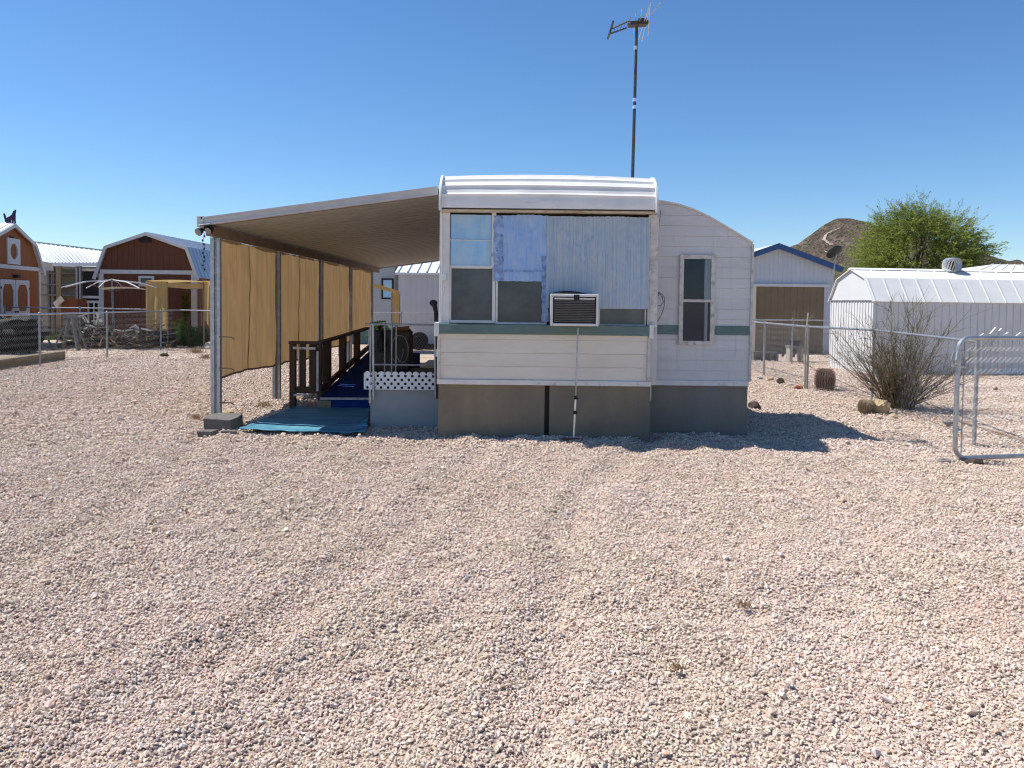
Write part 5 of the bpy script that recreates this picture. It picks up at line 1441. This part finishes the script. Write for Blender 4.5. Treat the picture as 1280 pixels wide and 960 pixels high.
b = MB(); b.box((X(944, 400, YQ), YQ - .02, -.02), (X(1029, 400, YQ), YQ - .003, zd - .04)); b.build('door', 'brown_door', ga)
b = MB(); b.box((X(936, 360, YQ), YQ - .1, zd - .04), (X(1036, 360, YQ), YQ - .003, zd + .05)); b.build('lintel', 'barn_trim', ga)
b = MB(); b.box((X(935, 400, YQ), YQ - .08, -.02), (X(943.5, 400, YQ), YQ - .004, zd - .042)); b.build('door_post', 'cream_post', ga)
ds = thing('satellite_dish', 'dark satellite dish on a pole at the garage corner', 'satellite dish', P(1043, 340, 24.4))
q = P(1044, 316, 24.4); n_ = Vector((-.25, .66, .7)).normalized(); e1 = n_.orthogonal().normalized(); e2 = n_.cross(e1)
b = MB()
def df(u, v):
    a = 2 * PI * u; return tuple(q + (e1 * math.cos(a) + e2 * math.sin(a)) * .28 * v + n_ * (.09 * v * v - .05))
b.grid(32, 8, df); o = b.build('dish', 'dish', ds, smooth=True); o.modifiers.new('thick', 'SOLIDIFY').thickness = .015
b = MB(); b.tube([q - n_ * .05, q - n_ * .1, P(1043, 326, 24.4), P(1043, 345, 24.4)], .022, 8); b.tube([q - n_ * .06 + e2 * .1, q + n_ * .3 + e2 * .22], .01, 6); b.build('pole', 'galv_dull', ds)

# ---- white gambrel shed at the right
wu, wv = Vector((-.1, .995, 0)).normalized(), Vector((.995, .1, 0)).normalized()
Ow = Vector((G(1089, 467).x, G(1089, 467).y, 0))
ws = thing('white_shed', 'long low white metal shed with ribbed barn roof', 'shed', Ow)
WW = 1.95; hh = Z(375.5, Ow.y, 1095)
wfn, wline = gambrel(ws, Ow, wu, wv, WW, hh, .35, hh + .52, hh + .76, 8.5, 'shed_white', 'shed_roof', over=.05, rib=.42, th=.02, front_over=.05)
b = MB()
for i in range(16):
    a = .06 + i * (WW - .12) / 15; b.prism([(a, .0), (a + .022, 0), (a + .022, hh - .03), (a, hh - .03)], wfn, -.014, .002)
b.build('end_ribs', 'shed_white', ws)
b = MB()
for i in range(46):
    d = .1 + i * .185; p0 = Vector(wfn(0, 0, d)); b.bar(p0 + Vector((0, -.006, .02)), p0 + Vector((0, -.006, hh - .06)), .02, .012, up=(0, -1, 0))
b.build('side_ribs', 'shed_white', ws)
b = MB(); b.prism([(.0, hh - .01), (WW, hh - .01), (WW, hh + .012), (0, hh + .012)], wfn, -.03, .0); b.prism([(-.03, hh - .03), (.0, hh - .03), (.0, hh - .005), (-.03, hh - .005)], wfn, 0, 8.5); b.build('eave_trim', 'galv_dull', ws)
b = MB(); b.prism([(WW / 2 - .1, wline[2][1] + .0), (WW / 2, wline[2][1] + .05), (WW / 2 + .1, wline[2][1] + .0)], wfn, -.06, 8.56); b.build('ridge_cap', 'shed_roof', ws)
tv = thing('turbine_vent', 'round galvanised turbine vent on the white shed roof', 'roof vent', P(1190, 347, 18.9))
c = P(1190, 332, 18.9)
b = MB(); b.tube([c + Vector((0, 0, -.42)), c + Vector((0, 0, -.2)), c + Vector((0, 0, -.14))], [.14, .13, .17], 18); b.build('collar', 'galv_dull', tv, smooth=True)
b = MB()
for k in range(20):
    a0 = 2 * PI * k / 20
    pv = None
    for j in range(9):
        t_ = j / 8; ph = -.95 + 2.0 * t_; rr_ = .225 * math.cos(ph * .75) ** .7 + .0; a = a0 + .5 * t_; z = .19 * math.sin(ph)
        pa = c + Vector((math.cos(a) * rr_, math.sin(a) * rr_, z)); pb = c + Vector((math.cos(a + .15) * rr_ * .86, math.sin(a + .15) * rr_ * .86, z))
        if pv: b.add([pv[0], pv[1], pb, pa], [(0, 1, 2, 3)])
        pv = (pa, pb)
b.build('vanes', 'chrome', tv, smooth=True)
b = MB(); b.tube([c + Vector((0, 0, .15)), c + Vector((0, 0, .185)), c + Vector((0, 0, .2))], [.19, .15, .04], 20); b.build('cap', 'galv', tv, smooth=True)
b = MB(); b.sphere(c, (.06, .06, .13), 10, 8); b.build('core', 'black', tv)
# small white ornaments along the shed wall behind the gate
for k, (px, py, w, lean) in enumerate(((1227, 420, .12, .3), (1242, 414, .13, .6), (1251, 413, .06, .5), (1258, 418.5, .1, .4), (1274, 418.5, .11, .4))):
    q = P(px, py, 17.2); b = MB(); b.bar(q + Vector((-w / 2, 0, -w * lean)), q + Vector((w / 2, 0, w * lean)), .05, .06); b.tube([q + Vector((0, 0, -.01)), (q.x, q.y, -.02)], .003, 4)
    tag(b.build('garden_stake', 'shed_white', None, loc=(q.x, q.y, 0), bevel=.01), ['low white tipped stake nearest the gate latch, before the white shed', 'largest slanted white tipped stake before the white shed', 'smallest white tipped stake, right beside the largest', 'white tipped stake between the smallest one and the frame edge', 'white tipped stake closest to the right frame edge'][k], 'stake', 'white tipped stakes before the shed wall')

# ---- white roofed house far right
hr = thing('white_roof_house', 'low house with broad white hipped roof behind the white shed', 'house', (15, 25, 0))
e0, e1_ = P(1203, 347, 25), Vector((30, 25, P(1203, 347, 25).z)); rz_ = P(1290, 331, 30).z
b = MB(); b.add([e0, e1_, (28, 30, rz_), (19.3, 30, rz_)], [(0, 1, 2, 3)]); b.add([e0, (19.3, 30, rz_), (e0.x, 35, e0.z)], [(0, 1, 2)]); b.add([(e0.x, e0.y, e0.z - .12), (30, e0.y, e0.z - .12), e1_, e0], [(0, 1, 2, 3)])
for k in range(30): f = k / 30; p0 = Vector(e0).lerp(e1_, f); p1 = Vector((19.3, 30, rz_)).lerp(Vector((28, 30, rz_)), f); b.bar(p0 + Vector((0, 0, .01)), p1 + Vector((0, 0, .01)), .04, .03)
b.build('roof', 'metal_roof', hr)
b = MB(); b.box((e0.x + .3, 25.3, -.05), (29.7, 34, e0.z - .1)); b.build('wall', 'shed_white', hr)

# ------------------------------------------------------------------ trees
def feather_tree(name, label, base, H, R, mat, seed, nb=38, nsp=3300, leaf=.10, ncl=36):
    t = thing(name, label, 'tree', base, None); rr = random.Random(seed); base = Vector(base)
    b = MB(); ends = []
    b.tube([base + Vector((0, 0, -.1)), base + Vector((.1, 0, H * .12)), base + Vector((.05, .05, H * .22))], [.3, .22, .2], 8)
    for i in range(nb):
        a = 2 * PI * i / nb * 2.4 + rr.uniform(-.3, .3); el = rr.uniform(.1, 1.45)
        d = Vector((math.cos(a) * math.cos(el), math.sin(a) * math.cos(el), math.sin(el)))
        tip = base + Vector((d.x * R * rr.uniform(.6, .82), d.y * R * rr.uniform(.6, .82), H * (.26 + .56 * math.sin(el) * rr.uniform(.85, 1.03))))
        p0 = base + Vector((0, 0, H * .2)); m_ = p0.lerp(tip, .5) + Vector((rr.gauss(0, .3), rr.gauss(0, .3), .35))
        b.tube([p0, m_, tip], [.09, .05, .015], 5, caps=False); ends.append((p0, m_, tip))
    b.build('trunk', 'bark', t, smooth=True)
    b = MB(); cen = base + Vector((0, 0, H * .42)); cl = []
    for i in range(ncl):
        a = 2 * PI * (i * .618 + rr.uniform(-.05, .05)); el = math.asin(min(1, -.25 + 1.25 * ((i + .5) / ncl)))
        k = rr.uniform(.52, .74)
        cl.append((cen + Vector((math.cos(a) * math.cos(el) * R * k, math.sin(a) * math.cos(el) * R * k, math.sin(el) * H * .60 * k)), R * rr.uniform(.16, .30)))
    for c0, cr in cl:
        b_n = int(nsp * (cr / (.235 * R)) ** 2 / ncl)
        for i in range(b_n):
            dr = Vector((rr.gauss(0, 1), rr.gauss(0, 1), rr.gauss(0, .8))).normalized()
            c_ = c0 + dr * cr * rr.random() ** .45
            out = (c_ - cen).normalized()
            d = (out * .8 + dr * .6 + Vector((rr.gauss(0, .3), rr.gauss(0, .3), rr.gauss(.1, .3)))).normalized(); L = rr.uniform(.45, 1.3) * R / 3.4
            for j in range(30):
                f = rr.random(); p = c_ + d * L * f + Vector((rr.gauss(0, .07), rr.gauss(0, .07), rr.gauss(0, .07))) * (1.0 - .7 * f) - Vector((0, 0, .14 * f * f))
                a_ = (d + Vector((rr.gauss(0, .5), rr.gauss(0, .5), rr.gauss(0, .5)))).normalized() * leaf * rr.uniform(.5, 1.1); e = a_.orthogonal().normalized() * leaf * .15
                b.add([p - a_, p + e, p + a_, p - e], [(0, 1, 2, 3)])
    b.build('crown', mat, t)
    return t
TY = 36.0
tbase = P(1147, 378, TY); tbase.z = 0
feather_tree('palo_verde_tree', 'broad feathery bright green desert tree behind the white shed', tbase, 7.2, 3.25, 'palo', 5)
tb2 = P(1290, 378, 80); tb2.z = 0
feather_tree('desert_tree', 'distant small green tree above the white hipped roof at right', tb2, 6.6, 4.0, 'palo', 9, nb=16, nsp=500, leaf=.2, ncl=14)

# ------------------------------------------------------------------ hill
HD = 460.0
hp_px = [(900, 378), (930, 352), (960, 328), (985, 311), (1010, 294), (1030, 279), (1043, 273), (1056, 272.5), (1072, 276), (1100, 287), (1150, 301), (1200, 311), (1250, 323), (1300, 336), (1400, 352), (1560, 372), (1650, 378)]
hx = [(a - 640) / FPX * HD for a, _ in hp_px]; hz = [max(0, P(a, c_, HD).z) for a, c_ in hp_px]
def hill_h(x, y):
    r = np.interp(x, hx, hz); k = abs(y - HD) / 170.0
    w = max(0, 1 - k) ** 1.15
    n_ = noise.fractal((x * .03, y * .03, 0), 1.0, 2.0, 5) * 6.0 + noise.fractal((x * .15, y * .15, 4), 1.0, 2.0, 4) * 2.2
    return max(-2, r * w + n_ * min(1, r * w / 14) * (.25 + min(1, abs(y - HD) / 30)))
b = MB(); b.grid(230, 90, lambda u, v: (hx[0] + u * (hx[-1] - hx[0]), HD - 175 + v * 350, hill_h(hx[0] + u * (hx[-1] - hx[0]), HD - 175 + v * 350)))
structure(b.build('hill', 'hill', None, smooth=True, angle=180))
tp = [(1048, 288), (1040, 290), (1033, 294), (1030, 300), (1034, 305), (1040, 307)]
b = MB(); pv = None
for i in range(41):
    f = i / 40 * (len(tp) - 1); k = min(int(f), len(tp) - 2); f -= k
    px, py = tp[k][0] + (tp[k + 1][0] - tp[k][0]) * f, tp[k][1] + (tp[k + 1][1] - tp[k][1]) * f
    best = None
    for y in np.arange(HD - 160, HD, 1.0):
        q = P(px, py, y)
        if hill_h(q.x, y) >= q.z: best = q; break
    if best is None: continue
    ww = 1.0
    a = best + Vector((-ww * .7, ww * .7, 0)); c_ = best + Vector((ww * .7, -ww * .7, 0)); a.z = hill_h(a.x, a.y) + .5; c_.z = hill_h(c_.x, c_.y) + .5
    if pv: b.add([pv[0], pv[1], c_, a], [(0, 1, 2, 3)])
    pv = (a, c_)
structure(b.build('hill_path', 'path_pale', None))

# ------------------------------------------------------------------ light, sky, camera
SUN = Vector((-1.93, .45, 3.05)).normalized()
EL = math.asin(SUN.z); AZ = math.atan2(SUN.x, SUN.y)
w = bpy.data.worlds.new('World'); SC.world = w; w.use_nodes = True
t = w.node_tree; t.nodes.clear()
out = node(t, 'ShaderNodeOutputWorld'); bg = node(t, 'ShaderNodeBackground', Strength=.086)
sk = node(t, 'ShaderNodeTexSky', sky_type='NISHITA'); sk.sun_disc = False; sk.sun_elevation = EL; sk.sun_rotation = AZ
sk.air_density = 1.0; sk.dust_density = 0; sk.ozone_density = 7.5; sk.altitude = 0
hs = node(t, 'ShaderNodeHueSaturation', Saturation=1.09, Value=1.0)
t.links.new(sk.outputs[0], hs.inputs['Color']); t.links.new(hs.outputs[0], bg.inputs[0]); t.links.new(bg.outputs[0], out.inputs[0])
sun = bpy.data.lights.new('sun', 'SUN'); sun.energy = 4.2; sun.angle = math.radians(.53); sun.color = (1, .96, .9)
so_ = bpy.data.objects.new('sun', sun); COL.objects.link(so_); so_.rotation_euler = SUN.to_track_quat('Z', 'Y').to_euler(); so_.location = (-20, 5, 30)
cam = bpy.data.cameras.new('camera'); co = bpy.data.objects.new('camera', cam); COL.objects.link(co)
cam.sensor_width = 36; cam.lens = 36 * FPX / 1280; cam.clip_end = 5000; cam.clip_start = .05
cam.shift_y = -(480 - CY) / 1280
co.matrix_world = Matrix(((RT.x, UP.x, -FW.x, 0), (RT.y, UP.y, -FW.y, 0), (RT.z, UP.z, -FW.z, CAM_H), (0, 0, 0, 1)))
SC.camera = co
SC.view_settings.view_transform = 'Standard'; SC.view_settings.look = 'None'; SC.view_settings.exposure = .72; SC.view_settings.gamma = 1; SC.view_settings.use_curve_mapping = False
SC.render.engine = 'CYCLES'; SC.cycles.use_denoising = True; SC.cycles.pixel_filter_type = 'BLACKMAN_HARRIS'; SC.cycles.filter_width = 1.15
